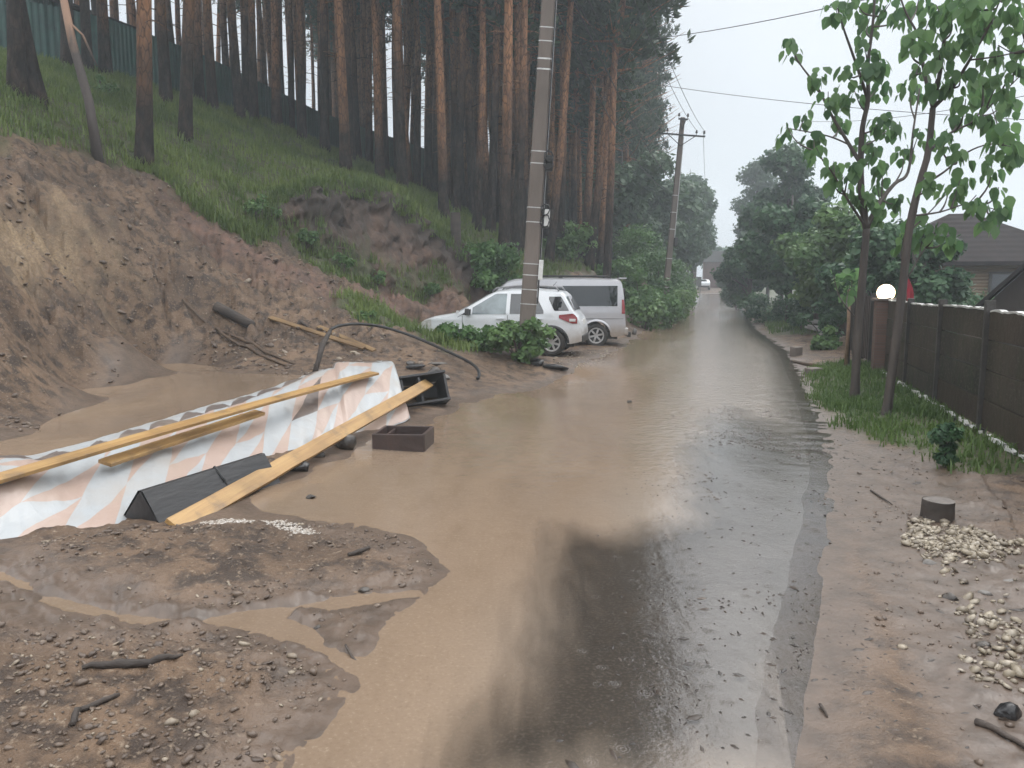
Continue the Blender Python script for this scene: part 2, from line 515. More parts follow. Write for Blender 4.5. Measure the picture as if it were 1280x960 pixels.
# the cut face of the scarp: steep ground is bare and reddish, with a dark root mat on top
hz = base_z(GX, GY)
ex = (base_z(GX + .25, GY) - base_z(GX - .25, GY)) / .5; ey = (base_z(GX, GY + .25) - base_z(GX, GY - .25)) / .5
g_steep = sstep(.95, 1.6, np.hypot(ex, ey) + nz * .25) * sstep(40, 30, GY) * sstep(15, 18, GY)
tb = sdist(turf_bank, GX, GY)
g_dark = sstep(-1.1, -.1, tb + nz * .4 + nz2 * .25) * sstep(.5, .1, tb) * sstep(.6, 1.0, np.hypot(ex, ey)) * sstep(17, 19, GY) * sstep(34, 30, GY)
tp = sstep(-.15, .25, np.maximum.reduce([sdist(t, GX, GY) for t in turf_patch]) + nz2 * .3)
g_turf = np.maximum(g_turf * (1 - g_steep), tp)
g_red = np.maximum(g_red, g_steep * .7)
gu, gv = xy2uv(GX, GY)
g_silt = np.maximum(sstep(.55, .0, -g_w + nz * .2) * (1 - g_turf), sstep(.7, 1.0, gu) * sstep(2.6, 1.5, gu + nz * .5) * sstep(14, 9, gv))
g_road = sstep(-3.0, -2.4, gu) * sstep(1.5, 1.0, gu)
g_silt = np.clip(g_silt, 0, 1)
F_tri = GF
cen = len(GX)
# close the small gap under the camera
GXc = np.r_[GX, 0.0]; GYc = np.r_[GY, 0.0]; GZc = np.r_[GZ, -.05]
# the cut face crumbles: push it in and out along the slope
gl_ = np.hypot(ex, ey) + 1e-6; stp_ = sstep(.9, 1.5, gl_) * sstep(32, 28, GY) * sstep(17, 20, GY)
off_ = stp_ * (.30 * fbm(GX * 1.1, GZ * 1.3, 4, 61) + .30 * np.abs(fbm(GX * 2.6 + 3, GZ * 2.2, 3, 63)) - .12 + .16 * fbm(GX * 6, GZ * 6, 4, 65))
GXc = np.r_[GX - ex / gl_ * off_, 0.0]; GYc = np.r_[GY - ey / gl_ * off_, 0.0]
gm = npmesh("ground", np.c_[GXc, GYc, GZc], GF)
import bmesh
def colattr(me, name, cols):
    a = me.attributes.new(name, 'FLOAT_COLOR', 'POINT')
    a.data.foreach_set("color", np.asarray(cols, dtype=np.float32).ravel())
da = gm.attributes.new('topsoil', 'FLOAT', 'POINT'); da.data.foreach_set('value', np.r_[g_dark, 0].astype(np.float32))
colattr(gm, "cover", np.c_[np.r_[g_turf, 0], np.r_[g_sand, 0], np.r_[g_red, 0], np.r_[g_silt, 1]])

m = bpy.data.materials.new("wet_earth")
N, L, B = nodes(m)
at_ = N.new('ShaderNodeAttribute'); at_.attribute_name = 'cover'
sp = N.new('ShaderNodeSeparateColor'); L.new(at_.outputs['Color'], sp.inputs[0])
tc = N.new('ShaderNodeTexCoord'); oc = tc.outputs['Object']
n1 = noise(N, L, .9, 6, oc); n2 = noise(N, L, 5, 6, oc, .6); n3 = noise(N, L, 28, 5, oc, .65); n4 = noise(N, L, 90, 3, oc)
c = mixc(N, L, mrange(N, L, n1, .35, .65), (.080, .049, .029), (.180, .114, .068))
c = mixc(N, L, mrange(N, L, n2, .46, .60), c, (.045, .028, .018))
c = mixc(N, L, mrange(N, L, n3, .56, .72), c, (.29, .22, .155))
c = mixc(N, L, sp.outputs['Blue'], c, mixc(N, L, mrange(N, L, n2, .35, .65), (.18, .100, .068), (.085, .053, .040)))
c = mixc(N, L, sp.outputs['Green'], c, mixc(N, L, mrange(N, L, n3, .35, .65), (.36, .26, .15), (.19, .13, .08)))
c = mixc(N, L, at_.outputs['Alpha'], c, mixc(N, L, mrange(N, L, n2, .4, .65), (.120, .086, .064), (.082, .060, .045)))
ta = N.new('ShaderNodeAttribute'); ta.attribute_name = 'topsoil'
c = mixc(N, L, ta.outputs['Fac'], c, mixc(N, L, mrange(N, L, n3, .4, .7), (.030, .022, .017), (.07, .048, .034)))
soil = mixc(N, L, mrange(N, L, n3, .35, .65), (.045, .062, .02), (.085, .08, .034))
c = mixc(N, L, sp.outputs['Red'], c, soil)
L.new(c, B.inputs['Base Color'])
rf = mixc(N, L, at_.outputs['Alpha'], (.62, .62, .62), (.40, .40, .40))
L.new(math_(N, L, 'ADD', rf, mrange(N, L, n3, .3, .7, -.1, .12)), B.inputs['Roughness'])
hb = math_(N, L, 'ADD', math_(N, L, 'MULTIPLY', n3, .6), math_(N, L, 'ADD', math_(N, L, 'MULTIPLY', n4, .25), n2))
bb = N.new('ShaderNodeBump'); bb.inputs['Distance'].default_value = .05
L.new(hb, bb.inputs['Height'])
L.new(mrange(N, L, at_.outputs['Alpha'], 0, 1, .9, .12), bb.inputs['Strength'])
L.new(bb.outputs[0], B.inputs['Normal'])
ground_mat = m
ground = link("ground", gm, m, smooth=True)
# patch under the camera joined to the same sheet
tag(ground, "wet brown earth of the flooded street, its muddy verge and the eroded bank", "ground", kind='structure')

# ------------------------------------------------------------------ the asphalt of the street
rv = np.r_[np.arange(-8, 20, .2), np.arange(20, 60, .5), np.arange(60, 131, 1.0)]
ru = np.linspace(-2.9, 1.6, 32)
RU, RV = np.meshgrid(ru, rv)
wob = np.where(np.abs(RU - ru[0]) < 1e-6, 1, 0) + np.where(np.abs(RU - ru[-1]) < 1e-6, 1, 0)
RUw = RU + wob * .12 * vnoise(RV * .9, RU * 3, 41)
RX, RY = uv2xy(RUw, RV)
nr_, nc_ = RU.shape
ii = (np.arange(nr_ - 1)[:, None] * nc_ + np.arange(nc_ - 1)[None]).ravel()
RZ = base_z(RX.ravel(), RY.ravel()).reshape(RX.shape) - .03 + .008 * fbm(RX * .8, RY * .8, 3, 43) + .012 * (1 - ((RU + .8) / 2.1) ** 2)
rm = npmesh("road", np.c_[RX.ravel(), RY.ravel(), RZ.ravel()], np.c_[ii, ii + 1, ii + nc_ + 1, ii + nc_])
sa = rm.attributes.new('silt', 'FLOAT', 'POINT'); sa.data.foreach_set('value', (sstep(-.35, .25, RU + .15 * fbm(RX, RY * .6, 3, 47))).astype(np.float32).ravel())  # right lane mask: pale silt that also carries the painted silver sky reflection
sa = rm.attributes.new('edge', 'FLOAT', 'POINT'); sa.data.foreach_set('value', (sstep(.55, 1.05, RU + .22 * fbm(RX * 1.4, RY * .9, 4, 48))).astype(np.float32).ravel())
m = bpy.data.materials.new("wet_asphalt")
N, L, B = nodes(m)
n1 = noise(N, L, 1.1, 6); n2 = noise(N, L, 60, 4); n3 = noise(N, L, 7, 5)
c = mixc(N, L, mrange(N, L, n1, .35, .7), (.060, .053, .047), (.105, .088, .072))
c = mixc(N, L, mrange(N, L, n2, .5, .68), c, (.17, .145, .12))
c = mixc(N, L, mrange(N, L, n3, .55, .8, 0, .7), c, (.13, .10, .075))
ra = N.new('ShaderNodeAttribute'); ra.attribute_name = 'silt'
c = mixc(N, L, math_(N, L, 'MULTIPLY', ra.outputs['Fac'], mrange(N, L, n1, .3, .6, .45, 1)), c, (.25, .228, .208))  # silver sky reflection put into the colour as pale grey silt
rb_ = N.new('ShaderNodeAttribute'); rb_.attribute_name = 'edge'
c = mixc(N, L, rb_.outputs['Fac'], c, mixc(N, L, mrange(N, L, n3, .4, .65), (.175, .140, .115), (.135, .108, .088)))
L.new(c, B.inputs['Base Color']); B.inputs['Roughness'].default_value = .3
bump(N, L, B, n2, .25, .01)
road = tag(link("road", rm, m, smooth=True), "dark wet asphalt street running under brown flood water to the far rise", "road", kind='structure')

# ------------------------------------------------------------------ brown flood water
wmask = g_w > -.5
wf = wmask[GF].all(1)
WF = GF[wf]
used = np.unique(WF); remap = -np.ones(len(GX), int); remap[used] = np.arange(len(used))
wx, wy = GX[used], GY[used]
wz = hz[used] + .0
lvl_pool = gpl[used] > -.5
wz = np.where(lvl_pool & (gpl[used] > gr[used]), hz[used] * .5 + .30 * .5, wz)
wu, wv = xy2uv(wx, wy)
amp = sstep(2.5, 9, np.hypot(wx, wy))
rip = fbm(wx * 2.2, wy * 2.2, 3, 51) * .004 + .0022 * np.sin(13 * (wv + .9 * fbm(wx * .8, wy * .8, 3, 53))) * sstep(.2, 1.2, wu) * sstep(7, 10, wv)
wz = wz + rip * amp
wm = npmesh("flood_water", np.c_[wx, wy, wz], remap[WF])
clr = sstep(-.3, .6, sdist(clear, wx, wy) + .16 * fbm(wx * 2.5, wy * .9, 4, 57))
clr = clr * sstep(14, 7.5, np.hypot(wx, wy))
shore = np.where(wu > .3, sstep(.0, .8, gs[used]), 1.0)
colattr(wm, "silt", np.c_[1 - clr, sstep(-1.5, .1, wu + .25 * fbm(wx * .8, wy * .8, 3, 58)) * sstep(.05, -.2, gpl[used]), shore, .06 + .26 * sstep(5, 12, wv) * sstep(-2.8, -1.2, wu)])  # green channel: right lane, where the grey sky reflection is painted in
m = bpy.data.materials.new("muddy_water")
N, L, B = nodes(m)
at_ = N.new('ShaderNodeAttribute'); at_.attribute_name = 'silt'
sp = N.new('ShaderNodeSeparateColor'); L.new(at_.outputs['Color'], sp.inputs[0])
tc = N.new('ShaderNodeTexCoord'); oc = tc.outputs['Object']
mp = N.new('ShaderNodeMapping'); mp.inputs['Rotation'].default_value = (0, 0, math.radians(15)); mp.inputs['Scale'].default_value = (1, .35, 1)
L.new(oc, mp.inputs['Vector'])
f1 = noise(N, L, .9, 4, mp.outputs[0], .5, .6); f2 = noise(N, L, 5, 4, mp.outputs[0])
c = mixc(N, L, mrange(N, L, f1, .35, .65), (.235, .170, .118), (.195, .142, .100))
c = mixc(N, L, mrange(N, L, f2, .5, .75, 0, .5), c, (.17, .12, .08))
c = mixc(N, L, math_(N, L, 'MULTIPLY', sp.outputs['Green'], .65), c, (.27, .238, .205)); f3 = noise(N, L, 55, 3, oc, .7); c = mixc(N, L, mrange(N, L, f3, .56, .74, 0, .55), c, (.33, .26, .19)); c = mixc(N, L, mrange(N, L, f3, .44, .3, 0, .35), c, (.13, .09, .06))  # green mask greys the right lane water, painting in the sky's reflection
L.new(c, B.inputs['Base Color'])
B.inputs['IOR'].default_value = 1.42
B.inputs['Roughness'].default_value = .07
r1 = noise(N, L, 9, 3, oc, .5, .3); r2 = noise(N, L, 34, 3, oc); r3 = noise(N, L, 2.4, 3, mp.outputs[0], .5, 1.0)
h = math_(N, L, 'ADD', math_(N, L, 'MULTIPLY', r1, .5), math_(N, L, 'ADD', math_(N, L, 'MULTIPLY', r2, .22), math_(N, L, 'MULTIPLY', r3, 1.2)))
vr = N.new('ShaderNodeTexVoronoi'); vr.inputs['Scale'].default_value = 7.5; vr.inputs['Randomness'].default_value = 1.0; L.new(oc, vr.inputs['Vector'])
ring = math_(N, L, 'MULTIPLY', math_(N, L, 'SINE', math_(N, L, 'MULTIPLY', vr.outputs['Distance'], 70.0)), math_(N, L, 'MAXIMUM', math_(N, L, 'SUBTRACT', .30, vr.outputs['Distance']), 0.0))
r4 = noise(N, L, 75, 2, oc)
h = math_(N, L, 'ADD', h, math_(N, L, 'ADD', math_(N, L, 'MULTIPLY', ring, .55), math_(N, L, 'MULTIPLY', r4, .13)))
nb = bump(N, L, B, h, .26, .02)
rb = N.new('ShaderNodeBump'); rb.inputs['Distance'].default_value = .05
L.new(math_(N, L, 'ADD', math_(N, L, 'MULTIPLY', r2, .5), r1), rb.inputs['Height']); L.new(at_.outputs['Alpha'], rb.inputs['Strength']); L.new(rb.outputs[0], B.inputs['Normal'])
gl = N.new('ShaderNodeBsdfGlossy'); gl.inputs['Roughness'].default_value = .1; L.new(nb, gl.inputs['Normal'])
tr = N.new('ShaderNodeBsdfTransparent'); tr.inputs['Color'].default_value = (.98, .965, .945, 1)
fr = N.new('ShaderNodeFresnel'); fr.inputs['IOR'].default_value = 1.68; L.new(nb, fr.inputs['Normal'])
film = N.new('ShaderNodeMixShader'); L.new(fr.outputs[0], film.inputs[0]); L.new(tr.outputs[0], film.inputs[1]); L.new(gl.outputs[0], film.inputs[2])
fin = N.new('ShaderNodeMixShader')
sf = math_(N, L, 'ADD', sp.outputs['Red'], mrange(N, L, f2, .3, .7, -.07, .07))
mps = N.new('ShaderNodeMapping'); mps.inputs['Rotation'].default_value = (0, 0, math.radians(15)); mps.inputs['Scale'].default_value = (2.2, .35, 1); L.new(oc, mps.inputs['Vector'])
fs = noise(N, L, 3.0, 5, mps.outputs[0], .65, .8)
sf = math_(N, L, 'ADD', sf, mrange(N, L, fs, .3, .7, -.11, .11))
sf = mrange(N, L, sf, .12, .88)
sf = math_(N, L, 'MULTIPLY', mrange(N, L, sf, 0, 1, .06, 1), sp.outputs['Blue'])
L.new(sf, fin.inputs[0]); L.new(film.outputs[0], fin.inputs[1]); L.new(B.outputs[0], fin.inputs[2])
L.new(fin.outputs[0], N['Material Output'].inputs['Surface'])
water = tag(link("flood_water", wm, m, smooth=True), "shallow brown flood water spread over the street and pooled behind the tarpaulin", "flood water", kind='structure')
# ------------------------------------------------------------------ green sheet fence along the ridge
M_green = simple("green_sheet_metal", (.018, .085, .068), (.012, .055, .045), 3, .45)
M_shedroof = simple("dark_roof_sheet", (.022, .021, .02), (.035, .032, .03), 3, .8, spec=.2)
M_grey = simple("grey_steel", (.3, .3, .31), (.2, .2, .2), 5, .45, .6)
fl_pts = [at(-260, 62, 26.5), at(-40, 80, 27.5), at(62, 88, 28.2), at(140, 97, 29), at(250, 126, 33.5), at(330, 152, 37.5), at(400, 187, 42), at(480, 208, 48), at(560, 232, 55), at(650, 250, 64), at(760, 270, 80)]
def profile_sheet(a, b, za, zb, h):
    """One run of corrugated sheet between two plan points."""
    a, b = Vector(a), Vector(b); d = b - a; ln = d.length; d /= ln; nrm = Vector((-d.y, d.x))
    k = int(ln / .05); V = []; F = []
    for i in range(k + 1):
        t = i / k; q = (i % 4)
        off = .03 if q in (1, 2) else 0
        p = a + d * (ln * t) + nrm * off
        z = za + (zb - za) * t
        V += [(p.x, p.y, z), (p.x, p.y, z + h)]
    for i in range(k): F.append((2 * i, 2 * i + 2, 2 * i + 3, 2 * i + 1))
    return V, F
fence = thing("sheet_fence", "tall dark green corrugated sheet fence along the top of the wooded bank", "fence", tuple(fl_pts[3]))
inv = Vector(fl_pts[3])
for i in range(1, len(fl_pts) - 1):
    a, b = fl_pts[i], fl_pts[i + 1]
    seg = max(1, int(np.linalg.norm(b - a) / 6))
    for k in range(seg):
        p, q = a + (b - a) * k / seg, a + (b - a) * (k + 1) / seg
        zp, zq = base_z(p[0], p[1])[0] - .15, base_z(q[0], q[1])[0] - .15
        mb = MB(); V, F = profile_sheet(p[:2], q[:2], zp, zq, 2.15)
        mb.add([Vector(v_) - inv for v_ in V], F)
        mb.build("fence_panel", M_green, fence)
        mb = MB(); mb.box(Vector((p[0], p[1], zp + 1.0)) - inv + Vector((.04, .1, 0)), (.08, .08, 2.2)); mb.build("fence_post", M_green, fence)

# green shed above the fence at its near end
p = at(40, 88, 30.5)
shed = thing("green_shed", "green corrugated metal shed with dark roof above the bank", "shed", (p[0] - .3, p[1] + 1.5, p[2] - .2), (0, 0, math.radians(-22)))
mb = MB(); V, F = profile_sheet((-2.6, -2), (2.1, -2), 0, 0, 2.7); mb.add(V, F); V, F = profile_sheet((2.1, -2), (2.1, 2), 0, 0, 2.7); mb.add(V, F)
V, F = profile_sheet((-2.6, 2), (-2.6, -2), 0, 0, 2.7); mb.add(V, F); mb.build("wall", M_green, shed)
mb = MB(); mb.box((-.2, 0, 2.95), (5.6, 4.8, .1), Matrix.Rotation(math.radians(9), 3, 'Y')); mb.build("roof", M_shedroof, shed)

# ------------------------------------------------------------------ pines
m = bpy.data.materials.new("pine_bark")
N, L, B = nodes(m)
tc = N.new('ShaderNodeTexCoord'); oc = tc.outputs['Object']
sx = N.new('ShaderNodeSeparateXYZ'); L.new(oc, sx.inputs[0])
oi = N.new('ShaderNodeObjectInfo')
n1 = noise(N, L, 1.2, 4, oc); n2 = noise(N, L, 7, 6, oc, .6, 0, (1, 1, .3)); n3 = noise(N, L, 24, 4, oc, .6, 0, (1, 1, .4))
low = mixc(N, L, mrange(N, L, n2, .4, .65), (.013, .011, .010), (.052, .038, .030))
ora = mixc(N, L, mrange(N, L, n2, .35, .68), (.38, .19, .095), (.15, .08, .05))
zz = math_(N, L, 'ADD', sx.outputs['Z'], math_(N, L, 'ADD', math_(N, L, 'MULTIPLY', n1, 5.0), math_(N, L, 'MULTIPLY', oi.outputs['Random'], 4.5)))
c = mixc(N, L, mrange(N, L, zz, 6.6, 11.0, smooth=True), low, ora)
vb = N.new('ShaderNodeTexVoronoi'); vb.feature = 'DISTANCE_TO_EDGE'; vb.inputs['Scale'].default_value = 9; mb_ = N.new('ShaderNodeMapping'); mb_.inputs['Scale'].default_value = (1, 1, .35); L.new(oc, mb_.inputs[0]); L.new(mb_.outputs[0], vb.inputs['Vector'])
c = mixc(N, L, mrange(N, L, vb.outputs['Distance'], .0, .09, .75, 0), c, (.010, .008, .007))
L.new(c, B.inputs['Base Color']); B.inputs['Roughness'].default_value = .8; B.inputs['Specular IOR Level'].default_value = .2
bump(N, L, B, math_(N, L, 'ADD', vb.outputs['Distance'], math_(N, L, 'ADD', n2, math_(N, L, 'MULTIPLY', n3, .5))), 1.0, .05)
M_bark = m
m = bpy.data.materials.new("bare_pine_wood")
N, L, B = nodes(m)
tc = N.new('ShaderNodeTexCoord'); oc = tc.outputs['Object']
sx = N.new('ShaderNodeSeparateXYZ'); L.new(oc, sx.inputs[0])
n2 = noise(N, L, 8, 5, oc, .6, 0, (1, 1, .3))
c = mixc(N, L, mrange(N, L, math_(N, L, 'ADD', sx.outputs['Z'], n2), 2.7, 3.3), mixc(N, L, n2, (.05, .04, .035), (.12, .1, .09)), mixc(N, L, n2, (.42, .26, .17), (.26, .15, .1)))
L.new(c, B.inputs['Base Color']); B.inputs['Roughness'].default_value = .7
bump(N, L, B, n2, .5, .02)
M_barewood = m
M_needle = leafmat("pine_needles", (0.016, 0.036, 0.020), (0.069, 0.113, 0.049), .5, .25)

def needle_tufts(C, D, ln, seed, per=7):
    """Bunches of narrow blades: centres C, directions D."""
    r = np.random.default_rng(seed); n = len(C)
    C = np.repeat(C, per, 0); D = np.repeat(D, per, 0)
    d = D + r.normal(0, .55, C.shape); d /= np.linalg.norm(d, axis=1)[:, None]
    s = np.cross(d, r.normal(0, 1, C.shape)); s /= np.linalg.norm(s, axis=1)[:, None] + 1e-9
    l = ln * r.uniform(.6, 1.3, (len(C), 1)); w = l * .17
    b = C + r.normal(0, .05, C.shape)
    V = np.stack([b, b + d * l * .5 + s * w, b + d * l, b + d * l * .5 - s * w], 1).reshape(-1, 3)
    F = np.arange(len(V)).reshape(-1, 4)
    t = np.repeat(np.repeat(r.uniform(0, 1, n), per) * .7 + r.uniform(0, .3, len(C)), 4)
    return V, F, t

def pine_meshes(h, r0, seed, dense=1.0, hc=.5):
    """Trunk mesh (with dead stubs) and crown mesh of one pine."""
    R_ = random.Random(seed)
    wob = [(R_.uniform(-.12, .12), R_.uniform(-.12, .12)) for _ in range(5)]
    def axis(t):
        a = t * 4; i = min(3, int(a)); f = a - i
        return Vector((wob[i][0] * (1 - f) + wob[i + 1][0] * f - wob[0][0] * (1 - t), wob[i][1] * (1 - f) + wob[i + 1][1] * f - wob[0][1] * (1 - t), h * t))
    mb = MB()
    ts = [0, .012, .04] + [k / 14 for k in range(1, 15)]
    pts = [axis(t) - Vector((0, 0, .3 if t == 0 else 0)) for t in ts]
    rad = [r0 * ((1 - .8 * t) + (.35 if t == 0 else .2 if t < .02 else .05 if t < .05 else 0)) for t in ts]
    mb.tube(pts, rad, 11, jit=.05)
    for _ in range(26):
        t = R_.uniform(.12, hc + .1); a = R_.uniform(0, 6.28); l = R_.uniform(.25, 1.3) * (.5 + t)
        p = axis(t); dd = Vector((math.cos(a), math.sin(a), R_.uniform(-.25, .2)))
        mb.tube([p, p + dd * l * .6, p + dd * l + Vector((0, 0, -.1 * l))], [.022, .014, .006], 4)
    C = []; D = []
    rr = np.random.default_rng(seed)
    nb = int(46 * dense)
    for k in range(nb):
        t = hc + (1 - hc) * (k + R_.random()) / nb
        q = (t - hc) / (1 - hc)
        l = (2.9 * math.sin(math.pi * min(1, .22 + q * .75)) + .35) * R_.uniform(.7, 1.15)
        a = k * 2.4 + R_.uniform(-.4, .4)
        p = axis(t); up = R_.uniform(.05, .5)
        e_ = p + Vector((math.cos(a) * l, math.sin(a) * l, up * l))
        mid = p.lerp(e_, .5) + Vector((0, 0, -.1 * l))
        mb.tube([p, mid, e_], [.05 * (1.3 - q), .03, .01], 4, cap=False)
        nt = int(19 * dense * (0.5 + l / 3))
        for j in range(nt):
            f = R_.uniform(.3, 1.0)
            b_ = p.lerp(e_, f); sp_ = .5 * f
            C.append((b_.x + R_.gauss(0, sp_), b_.y + R_.gauss(0, sp_), b_.z + R_.gauss(.1, .22)))
            D.append((math.cos(a) * .6 + R_.gauss(0, .3), math.sin(a) * .6 + R_.gauss(0, .3), .55))
    V, F, t = needle_tufts(np.array(C), np.array(D), .40, seed, 8)
    me = bpy.data.meshes.new("trunk"); me.from_pydata(mb.v, [], mb.f); me.update()
    me.polygons.foreach_set("use_smooth", np.ones(len(me.polygons), dtype=bool))
    me.materials.append(M_bark)
    cm = npmesh("crown", V, F, t); cm.materials.append(M_needle)
    return me, cm
PINES = [pine_meshes(21 + 1.2 * (i % 3), .19, 100 + i, 1.0, (.44, .52, .34, .48, .55, .30)[i]) for i in range(6)]

def pine(label, x, y, k=0, s=1.0, thick=1.0, lean=(0, 0), rz=0.0, group=None, z=None):
    if z is None: z = gz(x, y) - .06
    o = thing("pine_tree", label, "pine tree", (x, y, z), (lean[0], lean[1], rz), group)
    for nm, me in zip(("trunk", "crown"), PINES[k % 6]):
        c = bpy.data.objects.new(nm, me); COL.objects.link(c); c.parent = o
    o.scale = (s * thick, s * thick, s) if nm != 'x' else None
    o.children[1].scale = (1 / thick, 1 / thick, 1)
    return o

def lean_for(px0, py0, y, px1, py1):
    """Sideways tilt (about the y axis) that carries a trunk from one pixel up to another."""
    a, b = at(px0, py0, y), at(px1, py1, y)
    return math.atan2(b[0] - a[0], b[2] - a[2])

def spot(px, py, ymin=12):
    g = gp(px, py); return g
# trees that can be told apart: (pixel at the base, pixel higher up, thickness, variant, label)
NAMED = [
 (22, 118, 15, 0, 1.15, 1, "dark pine beside the leaning thick pine at the near end of the bank"),
 (47, 128, 18, 0, 1.45, 0, "thick dark pine tilting left at the near end of the grassy bank"),
 (180, 206, 180, 0, 1.15, 2, "lone pine with orange bark up high, rooted nearest the bare dirt edge"),
 (231, 172, 236, 0, 1.1, 3, "blackish pine standing in grass just behind the lone orange pine"),
 (555, 272, 549, 0, 1.1, 4, "straight pine with long orange trunk just above the stump on the bank"),
 (613, 290, 623, 0, 1.15, 5, "pine left of the bright orange leaning pine, dark up to mid height"),
 (636, 284, 661, 0, 1.25, 0, "bright orange pine leaning right just left of the near utility pole"),
 (686, 330, 714, 0, 1.0, 1, "slender pine leaning right just behind the near utility pole"),
 (736, 333, 777, 0, 1.0, 2, "orange pine leaning right, front one of the crossed pair"),
 (757, 330, 772, 0, .95, 3, "darker pine behind the front leaning trunk of the crossed pair"),
]
named_xy = []
for (px, py, tx, ty, th, k, lab) in NAMED:
    g = spot(px, py)
    if g[1] > 36: g = np.array([(px - 640) / FPX * 33.5, 33.5, 0.0])
    a = lean_for(px, py, g[1], tx, ty)
    pine(lab, g[0], g[1], k, 1.0, th, (0, a), 0)
    named_xy.append((g[0], g[1]))
# leaning dead trunk
g = gp(123, 195); t_ = at(72, -40, g[1] - .3); g2 = Vector(t_) - Vector(g)
mb = MB(); mb.tube([(0, 0, -.2), tuple(g2 * .3 + Vector((.05, 0, 0))), tuple(g2 * .62 + Vector((-.03, 0, 0))), tuple(g2)], [.12, .1, .09, .07], 10, jit=.04)
dead = thing("dead_tree", "thin dead tree with barkless upper trunk leaning left over the bare bank", "dead tree", tuple(g))
mb.build("trunk", M_barewood, dead, True)
mb = MB(); q = g2 * .72
mb.tube([tuple(q), tuple(q + Vector((.25, .05, -.25))), tuple(q + Vector((.5, .1, -.9)))], [.03, .025, .02], 6); mb.build("branch", M_barewood, dead, True)

# the stand of pines behind
cnt = 0; placed = list(named_xy)
r_ = random.Random(11)
tries = 0
while cnt < 205 and tries < 9000:
    tries += 1
    v = r_.uniform(14, 92); 
    u = -5.2 - abs(r_.gauss(0, 1)) * 9 if r_.random() < .6 else r_.uniform(-34, -6)
    x, y = uv2xy(u, v)
    if y < 16: continue
    ang = math.degrees(math.atan2(x, y))
    if ang < -37 or ang > 18: continue
    pxx = 640 + FPX * x / y
    # keep the open grass strip of the bank and its front free
    zb = base_z(x, y)[0]; pyb = 360 - FPX * (zb - CAMH) / y
    if pxx < 430 and u > -19.5: continue
    if pxx < 620 and y < 30: continue
    if u > -7.2 and y < 33 or pxx > 806: continue
    if u > -5.6 and y < 48: continue
    if pxx < 560 and pyb > 262 - 95 * (560 - pxx) / 300: continue
    if any((x - a) ** 2 + (y - b) ** 2 < (1.3 if y < 45 else 2.2) for a, b in placed): continue
    placed.append((x, y)); cnt += 1
    pine("slender pine standing among many others in the dense wood on the bank", x, y, r_.choice((2, 5)) if pxx > 660 and y > 37 else r_.choice((0, 1, 3, 4, 4, 1)), r_.uniform(.88, 1.12), r_.uniform(.48, .80),
         (r_.gauss(0, .02), r_.gauss(.01, .025)), r_.uniform(0, 6.28), "pines in the wood on the bank")

cnt = 0
while cnt < 46:
    v = r_.uniform(24, 75); u = r_.uniform(-36, -20.5); x, y = uv2xy(u, v); pxx = 640 + FPX * x / y
    if y < 29 or not (-30 < pxx < 470): continue
    if any((x - a) ** 2 + (y - b) ** 2 < .8 for a, b in placed): continue
    placed.append((x, y)); cnt += 1
    pine("slender pine standing among many others in the dense wood on the bank", x, y, r_.choice((1, 4, 0)), r_.uniform(.9, 1.15), r_.uniform(.42, .68),
         (r_.gauss(0, .02), r_.gauss(0, .025)), r_.uniform(0, 6.28), "pines in the wood on the bank")
# a few pines whose dark bases stand in the grass in front of the fence
for px, py in [(208,128),(250,118),(266,140),(300,150),(318,128),(345,160),(378,170),(406,178),(437,196),(475,222),(498,226),(520,215),(575,245),(596,262),(110,84),(86,78),(132,82)]:
    g = gp(px, py)
    pine("slender pine standing among many others in the dense wood on the bank", g[0], g[1], r_.randrange(6), r_.uniform(.9, 1.1), r_.uniform(.62, .85),
         (0, r_.gauss(.0, .02)), r_.uniform(0, 6.28), "pines in the wood on the bank")

# ------------------------------------------------------------------ leafy crowns
M_leaf_bush = leafmat("bush_leaves", (0.036, 0.090, 0.030), (0.135, 0.254, 0.075))
M_leaf_dark = leafmat("dark_tree_leaves", (0.025, 0.067, 0.037), (0.092, 0.185, 0.080))
M_leaf_mid = leafmat("mid_tree_leaves", (0.046, 0.107, 0.038), (0.179, 0.292, 0.097))
M_leaf_far = leafmat("far_tree_leaves", (0.034, 0.072, 0.041), (0.103, 0.172, 0.086))
M_leaf_big = leafmat("broad_leaves", (0.062, 0.143, 0.058), (0.176, 0.305, 0.117), .4, .62)
M_stem = simple("twig_bark", (.06, .045, .035), (.1, .08, .065), 10, .7, bmp=.4)
M_twobark = simple("grey_brown_bark", (.075, .06, .05), (.035, .028, .025), 6, .75, bmp=.7, bscale=18, stretch=(1, 1, .25))

